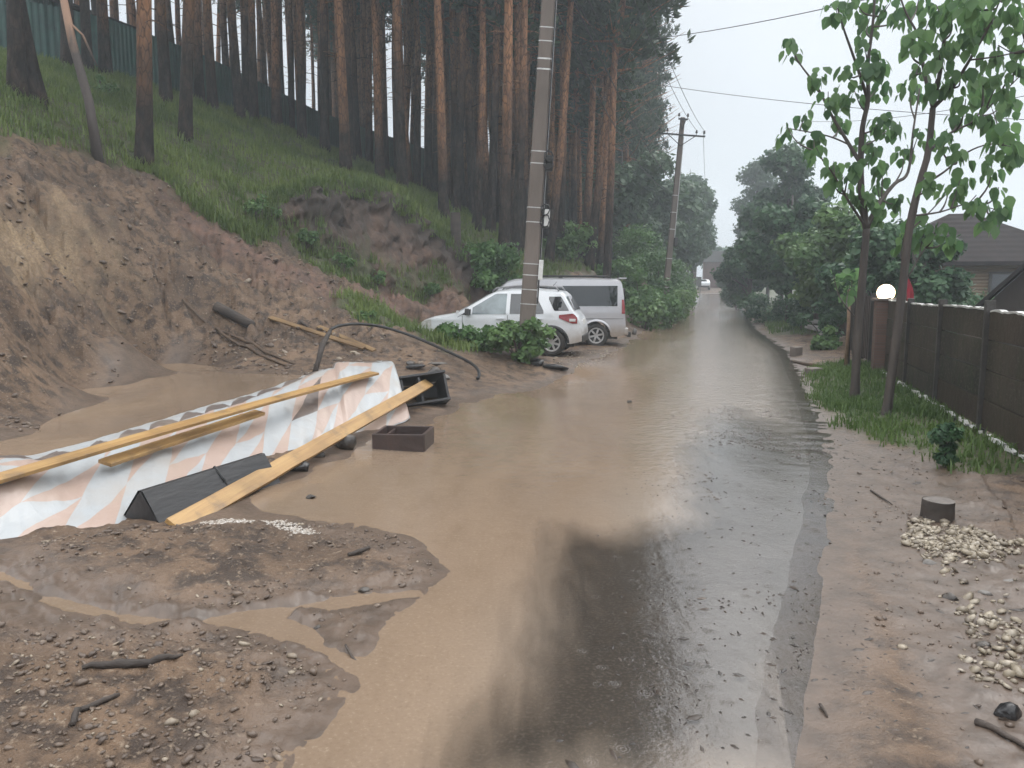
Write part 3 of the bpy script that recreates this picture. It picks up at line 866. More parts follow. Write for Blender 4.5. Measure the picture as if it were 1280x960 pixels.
def leaf_cloud(clumps, per, size, seed, up=.5, droop=0.0, flat=.75):
    r = np.random.default_rng(seed)
    cl = np.asarray(clumps, float)
    vol = cl[:, 3] ** 2; n_each = np.maximum(4, (per * len(cl) * vol / vol.sum()).astype(int))
    idx = np.repeat(np.arange(len(cl)), n_each)
    n = len(idx)
    d = r.normal(0, 1, (n, 3)); d /= np.linalg.norm(d, axis=1)[:, None]
    rad = cl[idx, 3] * r.uniform(.25, 1.0, n) ** .6
    c = cl[idx, :3] + d * (rad * r.uniform(.85, 1.2, n))[:, None] * np.array([1, 1, flat])
    nr = d * .7 + np.array([0, 0, up]) + r.normal(0, .55, (n, 3)); nr /= np.linalg.norm(nr, axis=1)[:, None]
    a = np.cross(nr, r.normal(0, 1, (n, 3))); a[:, 2] -= droop; a -= nr * (a * nr).sum(1)[:, None]
    a /= np.linalg.norm(a, axis=1)[:, None] + 1e-9
    b = np.cross(nr, a)
    l = (size * r.uniform(.6, 1.35, n))[:, None]; w = l * .36
    V = np.stack([c - a * l * .5, c + b * w - nr * l * .06, c + a * l * .5 - nr * l * .1, c - b * w - nr * l * .06], 1).reshape(-1, 3)
    F = np.arange(4 * n).reshape(-1, 4)
    ct = r.uniform(0, 1, len(cl))
    t = np.clip(ct[idx] * .55 + r.uniform(0, .45, n), 0, 1)
    return V, F, np.repeat(t, 4)

def clump_ball(c, rad, n, seed, rmin=.3, rmax=.5):
    """n overlapping clumps filling an ellipsoid, more at its skin."""
    r = np.random.default_rng(seed); out = []
    rad = np.asarray(rad, float)
    for i in range(n):
        d = r.normal(0, 1, 3); d /= np.linalg.norm(d)
        k = r.uniform(.35, .95)
        out.append([*(np.asarray(c) + d * rad * k), float(rad.mean()) * r.uniform(rmin, rmax)])
    return out

def bush(label, c, rad, n_leaves, size, mat, seed, name="bush", cat="bush", group=None, nclump=12):
    """c: base centre on the ground."""
    c = Vector(c)
    o = thing(name, label, cat, tuple(c), group=group)
    cl = clump_ball((0, 0, rad[2] * .95), rad, nclump, seed)
    cl = [[x, y, max(z, r * .5), r] for x, y, z, r in cl]
    V, F, t = leaf_cloud(cl, n_leaves / len(cl), size, seed + 1)
    V[:, 2] = np.maximum(V[:, 2], -.15)
    link("foliage", npmesh("foliage", V, F, t), mat, o)
    mb = MB()
    for x, y, z, r in cl[:9]:
        mb.tube([(x * .15, y * .15, -.15), (x * .5, y * .5, z * .55), (x, y, z)], [.03, .02, .008], 5, cap=False)
    mb.build("stems", M_stem, o)
    return o

def tree(label, c, h, rad, n_leaves, size, mat, seed, name="tree", trunk_r=.16, nclump=26, cz=.62, group=None, droop=0.0, conic=0.0):
    c = Vector(c)
    o = thing(name, label, "tree", tuple(c), group=group)
    R_ = random.Random(seed)
    cl = clump_ball((0, 0, h * cz), rad, nclump, seed, .24, .42)
    if conic:
        cl = [[x * (1 - conic * max(0, z - h * .3) / h), y * (1 - conic * max(0, z - h * .3) / h), z, r * (1 - .5 * conic * max(0, z - h * .3) / h)] for x, y, z, r in cl]
    V, F, t = leaf_cloud(cl, n_leaves / len(cl), size, seed + 1, droop=droop)
    V[:, 2] = np.maximum(V[:, 2], .02)
    link("crown", npmesh("crown", V, F, t), mat, o)
    mb = MB()
    tops = [Vector((R_.uniform(-.1, .1), R_.uniform(-.1, .1), -.2)), Vector((R_.uniform(-.1, .1), R_.uniform(-.1, .1), h * .35)), Vector((R_.uniform(-.3, .3), R_.uniform(-.3, .3), h * .9))]
    mb.tube(tops, [trunk_r * 1.15, trunk_r * .85, trunk_r * .2], 9, jit=.05)
    for x, y, z, r in cl[:14]:
        f = max(.2, min(.8, z / h - .15)); p = tops[0].lerp(tops[1], f / .4) if f < .4 else tops[1].lerp(tops[2], (f - .4) / .6)
        e_ = Vector((x, y, z)); mb.tube([p, p.lerp(e_, .5) + Vector((0, 0, .1)), e_], [trunk_r * .35, trunk_r * .22, .015], 5, cap=False)
    mb.build("trunk", M_twobark, o, True)
    return o

def gbase(px, y):
    """Ground point below a pixel column, y metres ahead."""
    x = (px - 640) / FPX * y * 1.0
    return (x, y, base_z(x, y)[0])

# roadside thicket beyond the van, one bush at a time
LB = [(806,29.5,(1.0,1.0,.75),"low leafy bush on the muddy kerb just beyond the van"),
      (826,33,(1.2,1.2,1.0),"round bright bush at the foot of the far utility pole"),
      (800,35,(1.3,1.3,1.25),"tall bush behind the van on the wooded side"),
      (836,38,(1.2,1.3,.95),"bush beside the road past the far utility pole"),
      (826,41,(1.6,1.6,1.7),"tall leafy bush rising behind the far utility pole"),
      (842,46,(1.2,1.5,1.0),"roadside bush where the flooded street narrows"),
      (832,53,(1.8,1.8,1.8),"large bush under the far hazy trees by the street"),
      (850,60,(1.1,2,1.0),"last bush before the distant white car"),
      (770,36,(1.4,1.4,1.2),"bush below the crossed pair of leaning pines"),
      (716,34,(1.2,1.2,.8),"low bush below the wood behind the van roof"),
      (790,43,(1.9,1.9,2.3),"high leafy bush between the wood and the far utility pole")]
for i, (px, y, rad, lab) in enumerate(LB):
    g = gbase(px, y); bush(lab, (g[0], g[1], g[2] - .05), rad, int(900 + 800 * rad[0] * rad[2]), .13 + .0012 * y, M_leaf_bush if i % 3 else M_leaf_mid, 300 + i * 7, nclump=14)
g = gp(612, 366)
bush("dense dark green bush beside the stump, behind the white hatchback", (g[0], g[1] + .3, g[2] - .2), (1.15, 1.0, .98), 3600, .15, M_leaf_bush, 401, nclump=18)
g = gp(600, 436)
bush("low spreading plant on the mound in front of the white hatchback", (g[0], g[1], g[2] - .05), (.85, .45, .3), 1800, .11, M_leaf_bush, 402)
g = gp(652, 446)
bush("leafy shrub growing round the foot of the near utility pole", (g[0], g[1] - .25, g[2] - .05), (.62, .5, .5), 2300, .12, M_leaf_mid, 403)
g = gp(575, 415)
pe = bush("peony bush with white flowers by the hatchback nose", (g[0], g[1], g[2] - .05), (.42, .32, .3), 700, .11, M_leaf_mid, 404, name="flowering_bush")
M_petal = simple("white_petals", (.75, .75, .72), (.6, .6, .6), 20, .6)
rr = np.random.default_rng(5)
for i in range(9):
    c0 = np.array([rr.uniform(-.4, .45), rr.uniform(-.35, -.1), rr.uniform(.25, .62)])
    V, F, t = leaf_cloud([[*c0, .075]], 46, .075, 900 + i, up=.2, flat=.8)
    link("flower", npmesh("flower", V, F, t), M_petal, pe)

for i, (px, py, rad, lab) in enumerate([(425, 338, (.55, .4, .32), "weed clump below the bare scarp, left of its middle"), (470, 345, (.5, .4, .28), "weed clump at the middle of the scarp foot"), (540, 366, (.6, .4, .26), "low weed clump at the scarp foot nearest the hatchback"),
        (325, 272, (.8, .6, .45), "yellow green overgrown weeds at the near end of the scarp"), (385, 300, (.5, .4, .3), "weeds rooted in the slipped turf of the scarp"), (126, 118, (.7, .6, .5), "yellowish bush on the bank behind the leaning dead tree"), (455, 392, (.4, .3, .18), "weeds on the dirt ridge left of the hatchback nose")]):
    g = gp(px, py); bush(lab, (g[0], g[1], gz(g[0], g[1]) - .05), (rad[0] * .8, rad[1] * .8, rad[2] * .7), 500, .09, M_leaf_mid, 450 + i * 3, name="weed_clump", cat="weeds")
# trees and bushes beyond the right verge
RT = [("broad dark green tree overhanging the street, nearest of the hazy row", gbase(985, 36), 6.6, (2.3, 2.2, 2.3), 15000, .26, M_leaf_dark, 501, .6, 0),
      ("bushy lighter green tree in front of the dark one by the street", gbase(1022, 29), 4.3, (1.7, 1.6, 1.6), 10000, .21, M_leaf_mid, 502, .55, 0),
      ("tall pointed dark tree rising above the right hand row", gbase(975, 50), 11.5, (2.9, 2.8, 4.2), 15000, .34, M_leaf_dark, 503, .58, .55),
      ("pale birch with hanging twigs behind the dark pointed tree", gbase(940, 82), 14.8, (2.7, 2.7, 5.2), 7000, .36, M_leaf_far, 504, .62, .2),
      ("low dark tree hanging over the far flooded bend", gbase(936, 48), 5.4, (2.0, 2.0, 2.0), 9000, .27, M_leaf_dark, 505, .52, 0),
      ("dark leafy tree behind the fence corner lamp", gbase(1088, 22), 4.0, (1.7, 1.5, 1.5), 9000, .19, M_leaf_dark, 506, .56, 0),
      ("shadowy tree in front of the brown roofed house", gbase(1140, 20.5), 3.1, (1.2, 1.1, 1.1), 6500, .17, M_leaf_dark, 507, .6, 0),
      ("rounded garden tree between the lamp and the dark tree row", gbase(1052, 26), 4.6, (1.6, 1.5, 1.7), 8500, .2, M_leaf_mid, 508, .58, 0)]
for lab, g, h, rad, n, sz, mt, sd_, cz, con in RT:
    tree(lab, (g[0], g[1], g[2] - .05), h, rad, n, sz, mt, sd_, cz=cz, conic=con, droop=.5 if 'birch' in lab else 0)
FT = [(800,58,10.5,(3.0,3.0,3.8),"misty tall tree left of the far utility pole"), (838,66,10.0,(3.0,3.0,3.6),"tall grey green tree behind the far utility pole"),
      (862,80,12.5,(2.6,2.6,4.6),"hazy tree with ragged top beside the sky gap"), (852,95,13,(4,4,5.2),"faint tree at the end of the street above the white car"),
      (908,125,6.5,(3.5,3.5,2.8),"very faint tree closing the street in the mist"), (858,110,18,(3.6,3.6,6.8),"highest faint tree left of the sky gap in the mist"),
      (930,105,5.5,(2.8,2.8,2.4),"pale low tree by the distant headlights"), (958,72,8.5,(3,3,3.6),"hazy dark tree between the birch and the street bend"),
      (776,50,10,(2.8,2.8,3.6),"bluish leafy tree at the edge of the pine wood")]
for i, (px, y, h, rad, lab) in enumerate(FT):
    g = gbase(px, y)
    tree(lab, (g[0], g[1], g[2] - .1), h, rad, 9000, .18 + .004 * y, M_leaf_far, 600 + i * 3, cz=.6, nclump=34)
RB = [(940,44,(1.1,1.2,.75),"dark low bush at the water edge under the overhanging tree"), (960,37,(1.1,1.1,.8),"bush beside the grassy knob at the flooded edge"),
      (1003,31,(1.2,1.2,.95),"thicket bush at the far end of the board fence"), (1034,24,(.85,.8,.75),"dark small bush beside the brown fence end"),
      (922,62,(1.4,1.6,1.1),"dark bush under the birch at the street bend"), (1030,20.5,(.42,.4,.32),"small leafy weed clump near the concrete blocks"),
      (1195,24,(1.2,1.1,1.0),"dull bush under the eaves of the brown roofed house"), (912,80,(1.6,1.8,1.2),"distant bush right of the round signpost")]
for i, (px, y, rad, lab) in enumerate(RB):
    g = gbase(px, y)
    bush(lab, (g[0], g[1], g[2] - .03), rad, int(700 + 900 * rad[0] * rad[2]), .10 + .0015 * y, M_leaf_dark if i != 5 else M_leaf_mid, 700 + i * 5)

# ------------------------------------------------------------------ grass
def grass_tufts(name, label, P, hgt, seed, blades=7, tintlo=0, mat=None, wid=.035):
    r = np.random.default_rng(seed); n = len(P)
    P = np.repeat(P, blades, 0); hg = np.repeat(hgt, blades)
    P = P + np.c_[r.normal(0, .07, (len(P), 2)), np.zeros(len(P))]
    a = r.uniform(0, 6.283, len(P)); l = hg * r.uniform(.5, 1.25, len(P)); be = r.uniform(.1, .75, len(P))
    dx, dy = np.cos(a), np.sin(a)
    w = wid * (.5 + hg)
    s = np.c_[-dy, dx, np.zeros(len(P))] * w[:, None]
    m1 = P + np.c_[dx * l * be * .3, dy * l * be * .3, l * .6]
    tip = P + np.c_[dx * l * be, dy * l * be, l * (1 - .25 * be)]
    V = np.stack([P - s * .5, P + s * .5, m1 + s * .35, tip, m1 - s * .35], 1).reshape(-1, 3)
    k = np.arange(len(P)) * 5
    F = np.r_[np.c_[k, k + 1, k + 2, k + 4], np.c_[k + 4, k + 2, k + 3, k + 3]]
    Q = F[:len(P)]; T = np.c_[k + 4, k + 2, k + 3]
    # quads and tips as triangles
    F3 = np.r_[np.c_[k, k + 1, k + 2], np.c_[k, k + 2, k + 4], T]
    t = np.repeat(np.clip(np.repeat(fbm(P[::blades, 0] * .6, P[::blades, 1] * .6, 3, 71), blades) * .55 + .4 + r.uniform(-.25, .25, len(P)), 0, 1), 5)
    o = link(name, npmesh(name, V, F3, t), mat, None)
    return tag(o, label, "grass", None, "stuff")
M_grass = leafmat("bank_grass_blades", (0.073, 0.122, 0.033), (0.244, 0.309, 0.090), .5, .4)
M_grass2 = leafmat("verge_grass_blades", (0.055, 0.103, 0.030), (0.152, 0.235, 0.062), .5, .4)
r = np.random.default_rng(77)
def sample_where(cond, box, n, dens=None):
    x = r.uniform(box[0], box[1], n); y = r.uniform(box[2], box[3], n)
    k = cond(x, y); return x[k], y[k]
def turf_bank_ok(x, y):
    q = np.maximum.reduce([sdist(turf_bank, x, y)] + [sdist(t, x, y) for t in turf_patch])
    st = np.hypot((base_z(x + .25, y) - base_z(x - .25, y)) / .5, (base_z(x, y + .25) - base_z(x, y - .25)) / .5)
    ang = np.degrees(np.arctan2(x, y))
    keep = r.uniform(0, 1, len(x)) < np.clip((22 / np.maximum(y, 8)) ** 1.3, .12, 1) * (.35 + .65 * sstep(-.35, .3, fbm(x * .35, y * .35, 3, 83)))
    inp = np.maximum.reduce([sdist(t, x, y) for t in turf_patch]) > -.05
    keep = keep | (inp & (r.uniform(0, 1, len(x)) < .8))
    return (q + .3 * fbm(x, y, 3, 81) > 0) & ((st < 1.35) | inp) & (ang > -44) & (ang < 16) & (y > 10) & keep
x, y = sample_where(turf_bank_ok, (-30, 12, 11, 62), 170000)
z = ground_z(x, y) - .03
grass_tufts("bank_grass", "lush green grass covering the wooded bank above the bare dirt", np.c_[x, y, z], .13 + .13 * r.random(len(x)) + .003 * y, 78, 7, mat=M_grass)
x, y = sample_where(lambda x, y: (sdist(turf_right, x, y) + .15 * fbm(x * 2, y * 2, 3, 82) > 0) & (r.uniform(0, 1, len(x)) < .3 + .7 * sstep(-.2, .4, fbm(x * .9, y * .9, 3, 84))), (2, 10, 5.5, 18), 26000)
z = ground_z(x, y) - .02
grass_tufts("verge_grass", "short wet grass on the verge along the dark board fence", np.c_[x, y, z], .07 + .09 * r.random(len(x)), 79, 7, mat=M_grass2, wid=.03)
x, y = sample_where(lambda x, y: np.maximum(sdist(turf_mid, x, y), sdist(turf_far, x, y) - .2) > 0, (5, 26, 18, 60), 9000)
k = np.degrees(np.arctan2(x, y)) < 34; x, y = x[k], y[k]
grass_tufts("far_grass", "grass at the flooded edge and under the row of trees", np.c_[x, y, base_z(x, y) - .02], .2 + .15 * r.random(len(x)), 80, 6, mat=M_grass2)

x, y = sample_where(lambda x, y: (np.abs(sdist(turf_bank, x, y) - .05) < .22) & (y > 18) & (y < 29) & (r.uniform(0, 1, len(x)) < .75), (-9, 0, 17, 29), 26000)
grass_tufts("lip_grass", "ragged turf hanging over the top edge of the scarp", np.c_[x, y, ground_z(x, y) - .03], .16 + .16 * r.random(len(x)), 85, 7, mat=M_grass)
# ------------------------------------------------------------------ vehicles
def paint(name, c, c2, rough=.28, metal=0.0):
    m = bpy.data.materials.new(name); N, L, B = nodes(m)
    n = noise(N, L, 3.0, 5); sx = N.new('ShaderNodeSeparateXYZ'); tc = N.new('ShaderNodeTexCoord'); L.new(tc.outputs['Object'], sx.inputs[0])
    f = math_(N, L, 'MULTIPLY', mrange(N, L, math_(N, L, 'SUBTRACT', sx.outputs['Z'], math_(N, L, 'MULTIPLY', n, .5)), .1, .42, 1, 0), .75)   # road dirt low down
    L.new(mixc(N, L, f, mixc(N, L, mrange(N, L, n, .3, .7), c, c2), (.30, .24, .18)), B.inputs['Base Color'])
    B.inputs['Roughness'].default_value = rough; B.inputs['Metallic'].default_value = metal
    B.inputs['Coat Weight'].default_value = .6; B.inputs['Coat Roughness'].default_value = .08
    return m
M_white = paint("white_car_paint", (.70, .72, .74), (.66, .68, .70))
M_silver = paint("silver_van_paint", (.50, .50, .52), (.46, .46, .48), .3, .25)
M_glass = simple("car_glass", (.012, .015, .017), (.02, .023, .025), 2, .05, coat=1.0)
M_glass_sky = simple("car_glass_sky_reflection", (.20, .25, .26), (.10, .13, .14), 3, .08, coat=1.0)  # sky reflection of the near front window, painted into the glass colour
M_blackpl = simple("black_plastic", (.016, .016, .017), (.028, .027, .026), 8, .5)
M_rubber = simple("tyre_rubber", (.014, .013, .012), (.035, .029, .023), 9, .75, bmp=.3)
M_rim = simple("alloy_rim", (.52, .52, .52), (.38, .36, .34), 10, .35, .5)
M_red = simple("red_lamp_lens", (.30, .014, .016), (.2, .008, .01), 20, .12, coat=1.0)
M_clearlens = simple("clear_lamp_lens", (.62, .60, .58), (.5, .48, .46), 20, .12, coat=1.0)
M_plate = simple("plate_white", (.7, .7, .68), (.6, .6, .58), 10, .4)

class CarShape:
    def __init__(s, prof, L_, W, wheels, R, sill, belt, tumble, nose_in, rnd=.07, flare=.0):
        s.prof = sorted(prof); s.L = L_; s.W = W; s.wheels = wheels; s.R = R; s.sill = sill; s.belt = belt; s.tumble = tumble; s.nose = nose_in; s.rnd = rnd
        s.px = [p[0] for p in s.prof]; s.pz = [p[1] for p in s.prof]
        s.x0, s.x1 = s.px[0], s.px[-1]
    def top(s, x): return float(np.interp(x, s.px, s.pz))
    def low(s, x):
        z = s.sill
        for w in s.wheels:
            d = abs(x - w)
            if d < s.R: z = max(z, s.R * .86 + math.sqrt(s.R ** 2 - d * d) - .0)
        e_ = max(0, abs(x - (s.x0 + s.x1) / 2) - (s.x1 - s.x0) / 2 + .25)
        return z + e_ * .25
    def half(s, x, z):
        c = (s.x0 + s.x1) / 2; h = (s.x1 - s.x0) / 2
        e_ = max(0, (abs(x - c) - (h - .75)) / .75)
        w = s.W * (1 - (s.nose if x > c else s.nose * .65) * e_ ** 2.2)
        b = s.belt
        if z > b: w *= 1 - s.tumble * (z - b) / (1.55 - .95) * (.75 + .25 * (z - b) / .6)
        else:
            w *= 1 - .035 * ((b - .22 - z) / .5) ** 2
            w += .010 * math.exp(-((z - (b - .14)) / .05) ** 2)
        return w
    def side_pt(s, x, f):
        lo, hi = min(s.low(x), s.top(x) - .02), s.top(x)
        r_ = min(s.rnd, (hi - lo) * .4)
        z = lo + (hi - r_ - lo) * f
        return x, s.half(x, z), z
    def cap_pt(s, x, t):
        """t = 1 at the side edge, 0 on the centre line."""
        lo, hi = min(s.low(x), s.top(x) - .02), s.top(x)
        r_ = min(s.rnd, (hi - lo) * .4)
        return x, s.half(x, hi - r_) * t, hi - r_ * abs(t) ** 5
    def body(s, name, mat, parent):
        xs = set(np.arange(s.x0, s.x1, .05).round(4)) | set(s.px)
        for w in s.wheels:
            for k in range(-9, 10): xs.add(round(w + s.R * math.sin(k / 9 * math.pi / 2) * .9999, 4))
        xs = sorted(xs); fs = np.linspace(0, 1, 17); ct = [.97, .9, .78, .6, .35, 0]
        mb = MB(); n = len(fs) + len(ct)
        V = []
        for x in xs:
            V += [s.side_pt(x, f) for f in fs] + [s.cap_pt(x, t) for t in ct]
        full = []
        for i in range(len(xs)):
            row = V[i * n:(i + 1) * n]
            full.append(row + [(x, -y, z) for x, y, z in row[-2::-1]])
        m_ = len(full[0])
        F = []
        for i in range(len(xs) - 1):
            for j in range(m_ - 1):
                F.append((i * m_ + j, i * m_ + j + 1, (i + 1) * m_ + j + 1, (i + 1) * m_ + j))
        F.append(tuple(range(m_))); F.append(tuple((len(xs) - 1) * m_ + j for j in range(m_ - 1, -1, -1)))
        mb.add([p for r in full for p in r], F)
        o = mb.build(name, mat, parent, True)
        bm = bmesh.new(); bm.from_mesh(o.data); bmesh.ops.recalc_face_normals(bm, faces=bm.faces)
        for e_ in bm.edges:
            if len(e_.link_faces) == 2 and e_.calc_face_angle(0) > .6: e_.smooth = False
        bm.to_mesh(o.data); bm.free()
        return o
    def side_patch(s, name, mat, parent, x0, x1, zb, zt, side=1, off=.006, nx=14, nz=6):
        V = []; F = []
        for i in range(nx + 1):
            x = x0 + (x1 - x0) * i / nx; a = zb(x) if callable(zb) else zb; b = zt(x) if callable(zt) else zt
            b = min(b, s.top(x) - s.rnd * .8); a = min(a, b - .01)
            for j in range(nz + 1):
                z = a + (b - a) * j / nz
                V.append((x, side * (s.half(x, z) + off), z))
        for i in range(nx):
            for j in range(nz):
                k = i * (nz + 1) + j; F.append((k, k + 1, k + nz + 2, k + nz + 1))
        mb = MB(); mb.add(V, F); return mb.build(name, mat, parent, True)
    def top_patch(s, name, mat, parent, x0, x1, t, off=(.0, .008), nx=10):
        V = []; F = []; ts = np.linspace(-t, t, 13)
        for i in range(nx + 1):
            x = x0 + (x1 - x0) * i / nx
            for q in ts:
                p = s.cap_pt(x, abs(q)); V.append((p[0] + off[0], p[1] * (1 if q > 0 else -1), p[2] + off[1]))
        for i in range(nx):
            for j in range(12):
                k = i * 13 + j; F.append((k, k + 1, k + 14, k + 13))
        mb = MB(); mb.add(V, F); return mb.build(name, mat, parent, True)
    def arch(s, mat, parent, w, side, wid=.045):
        V = []; F = []
        for k in range(19):
            q = math.pi * (k / 18) ; 
            for rr_, oo in ((s.R - .005, .012), (s.R + wid, .012), (s.R + wid, -.02)):
                x = w + rr_ * math.cos(q); z = s.R * .86 + rr_ * math.sin(q)
                V.append((x, side * (s.half(x, max(z, .3)) + oo), z))
        for k in range(18):
            for j in range(2):
                a = k * 3 + j; F.append((a, a + 1, a + 4, a + 3))
        mb = MB(); mb.add(V, F); return mb.build("wheel_arch", mat, parent, True)

def wheel(parent, x, y, r, wd, spokes, M_r=None, side=1):
    """Wheel as tyre with rim below it."""
    Mx = Matrix.Rotation(-math.pi / 2 * side, 3, 'X')
    mb = MB(); mb.lathe([(r * .62, -wd / 2 + .01), (r * .66, -wd / 2), (r * .93, -wd / 2), (r, -wd / 2 + .03), (r, wd / 2 - .03), (r * .93, wd / 2), (r * .66, wd / 2), (r * .62, wd / 2 - .015)], 28, Mx)
    t = mb.build("wheel", M_rubber, parent, True); t.location = (x, y, r)
    mb = MB(); mb.lathe([(.0, wd * .18), (r * .5, wd * .16), (r * .56, wd * .4), (r * .64, wd * .44), (r * .66, wd * .47)], 28, Mx)
    mb.build("rim_well", M_blackpl, t, True)
    mb = MB()
    mb.lathe([(0, wd * .4), (r * .13, wd * .4), (r * .16, wd * .33)], 14, Mx)
    mb.lathe([(r * .54, wd * .42), (r * .585, wd * .5), (r * .65, wd * .5), (r * .66, wd * .44)], 28, Mx)
    for k in range(spokes):
        q = 2 * math.pi * k / spokes + .2
        R3 = Mx @ Matrix.Rotation(q, 3, 'Z')
        mb.box(R3 @ Vector((r * .34, 0, wd * .37)), (r * .5, r * .15, wd * .12), R3)
    mb.build("rim", M_r or M_rim, t)
    return t

def car_place(name, label, cat, wheel_px, y, wheel_local, ang, zc):
    """Stand the car so that one wheel's centre is seen where it is in the photograph."""
    F_ = Vector((-math.cos(ang), math.sin(ang), 0)); Lf = Vector((-math.sin(ang), -math.cos(ang), 0))
    P = Vector(at(wheel_px[0], wheel_px[1], y))
    o = P - F_ * wheel_local[0] - Lf * wheel_local[1]
    return thing(name, label, cat, (o.x, o.y, zc), (0, 0, math.atan2(F_.y, F_.x)))

# --- white hatchback
suv = car_place("hatchback_car", "white five door hatchback parked nose to the eroded bank, behind the near utility pole", "car", (690, 426), 17.9, (-1.25, .76), math.radians(11), .13)
K = CarShape([(-1.94, .42), (-1.935, .62), (-1.91, .80), (-1.86, .91), (-1.77, 1.03), (-1.63, 1.25), (-1.52, 1.43), (-1.44, 1.495), (-1.2, 1.535), (-.8, 1.565), (-.2, 1.56), (.12, 1.51), (.3, 1.43), (.75, 1.17), (1.05, 1.00), (1.25, .965), (1.6, .91), (1.85, .83), (1.99, .72), (2.05, .58), (2.07, .42)],
             4.01, .87, (1.26, -1.25), .365, .29, .97, .30, .16, .06)
K.body("body", M_white, suv)
beltz = lambda x: .955 + .03 * (.9 - x) * .5
for sd_ in (1, -1):
    K.side_patch("front_door_window", M_glass_sky if sd_ == 1 else M_glass, suv, -.18, .62, beltz, lambda x: min(1.44, 1.44 - .60 * max(0, x - .08)) , sd_)
    K.side_patch("quarter_window", M_glass, suv, .66, .98, lambda x: .95 + .0 * x, lambda x: 1.09 - .62 * (x - .66) + .0, sd_, nx=6)
    K.side_patch("rear_door_window", M_glass, suv, -1.06, -.27, beltz, lambda x: 1.435 - 1.75 * max(0, -.84 - x), sd_)
    K.side_patch("rear_quarter_window", M_glass, suv, -1.64, -1.17, lambda x: 1.05 + 1.9 * max(0, x + 1.31), lambda x: 1.375 - 1.6 * max(0, -1.45 - x), sd_)
    K.side_patch("tail_lamp", M_red, suv, -1.84, -1.42, lambda x: .76 + .42 * max(0, x + 1.72), lambda x: .985 - .10 * max(0, x + 1.7), sd_, off=.014, nx=8)
    K.side_patch("lamp_lens", M_clearlens, suv, -1.80, -1.66, .81, .87, sd_, off=.02, nx=3, nz=2)
    K.side_patch("headlight", M_clearlens, suv, 1.62, 1.96, lambda x: .66 + .05 * (x - 1.6), lambda x: .83 - .30 * max(0, x - 1.72), sd_, off=.01, nx=6)
    for w in K.wheels: K.arch(M_blackpl, suv, w, sd_)
    K.side_patch("sill_trim", M_blackpl, suv, -.84, .86, .285, .36, sd_, off=.012)
    for xs_ in (.86, -.22):
        K.side_patch("door_seam", M_blackpl, suv, xs_ - .006, xs_ + .006, .38, .95 if xs_ < .8 else .93, sd_, off=.004, nx=1, nz=8)
    for xs_ in (-.05, -.95):
        mb = MB(); mb.box((xs_, sd_ * (K.half(xs_, .86) + .022), .865), (.19, .028, .032)); mb.build("door_handle", M_white, suv, bevel=.008)
    mb = MB(); mb.box((.72, sd_ * (K.half(.72, .99) + .09), 1.02), (.10, .20, .15), taper=.8); mb.build("side_mirror", M_blackpl, suv, bevel=.02)
    mb = MB(); mb.tube([(-1.38, sd_ * .56, 1.50), (-1.30, sd_ * .57, 1.60), (-.6, sd_ * .58, 1.63), (.1, sd_ * .57, 1.57), (.2, sd_ * .57, 1.48)], .022, 8); mb.build("roof_rail", M_grey, suv, True)
    for w in K.wheels: wheel(suv, w, sd_ * .76, .32, .2, 7, side=sd_)
K.top_patch("windscreen", M_glass, suv, .33, 1.02, .84, (.012, .012))
K.top_patch("rear_window", M_glass, suv, -1.75, -1.55, .78, (-.014, .01))
mb = MB(); mb.box((0, 0, .30), (3.5, 1.42, .16)); mb.build("underbody", M_blackpl, suv)
mb = MB(); mb.box((-1.90, 0, .40), (.12, 1.45, .18)); mb.build("bumper_trim", M_blackpl, suv, bevel=.03)
mb = MB(); mb.box((-1.90, 0, .78), (.05, .52, .12)); mb.build("licence_plate", M_plate, suv)
mb = MB(); mb.tube([(-1.1, 0, 1.55), (-1.25, 0, 1.72)], [.012, .005], 6); mb.build("aerial", M_blackpl, suv)

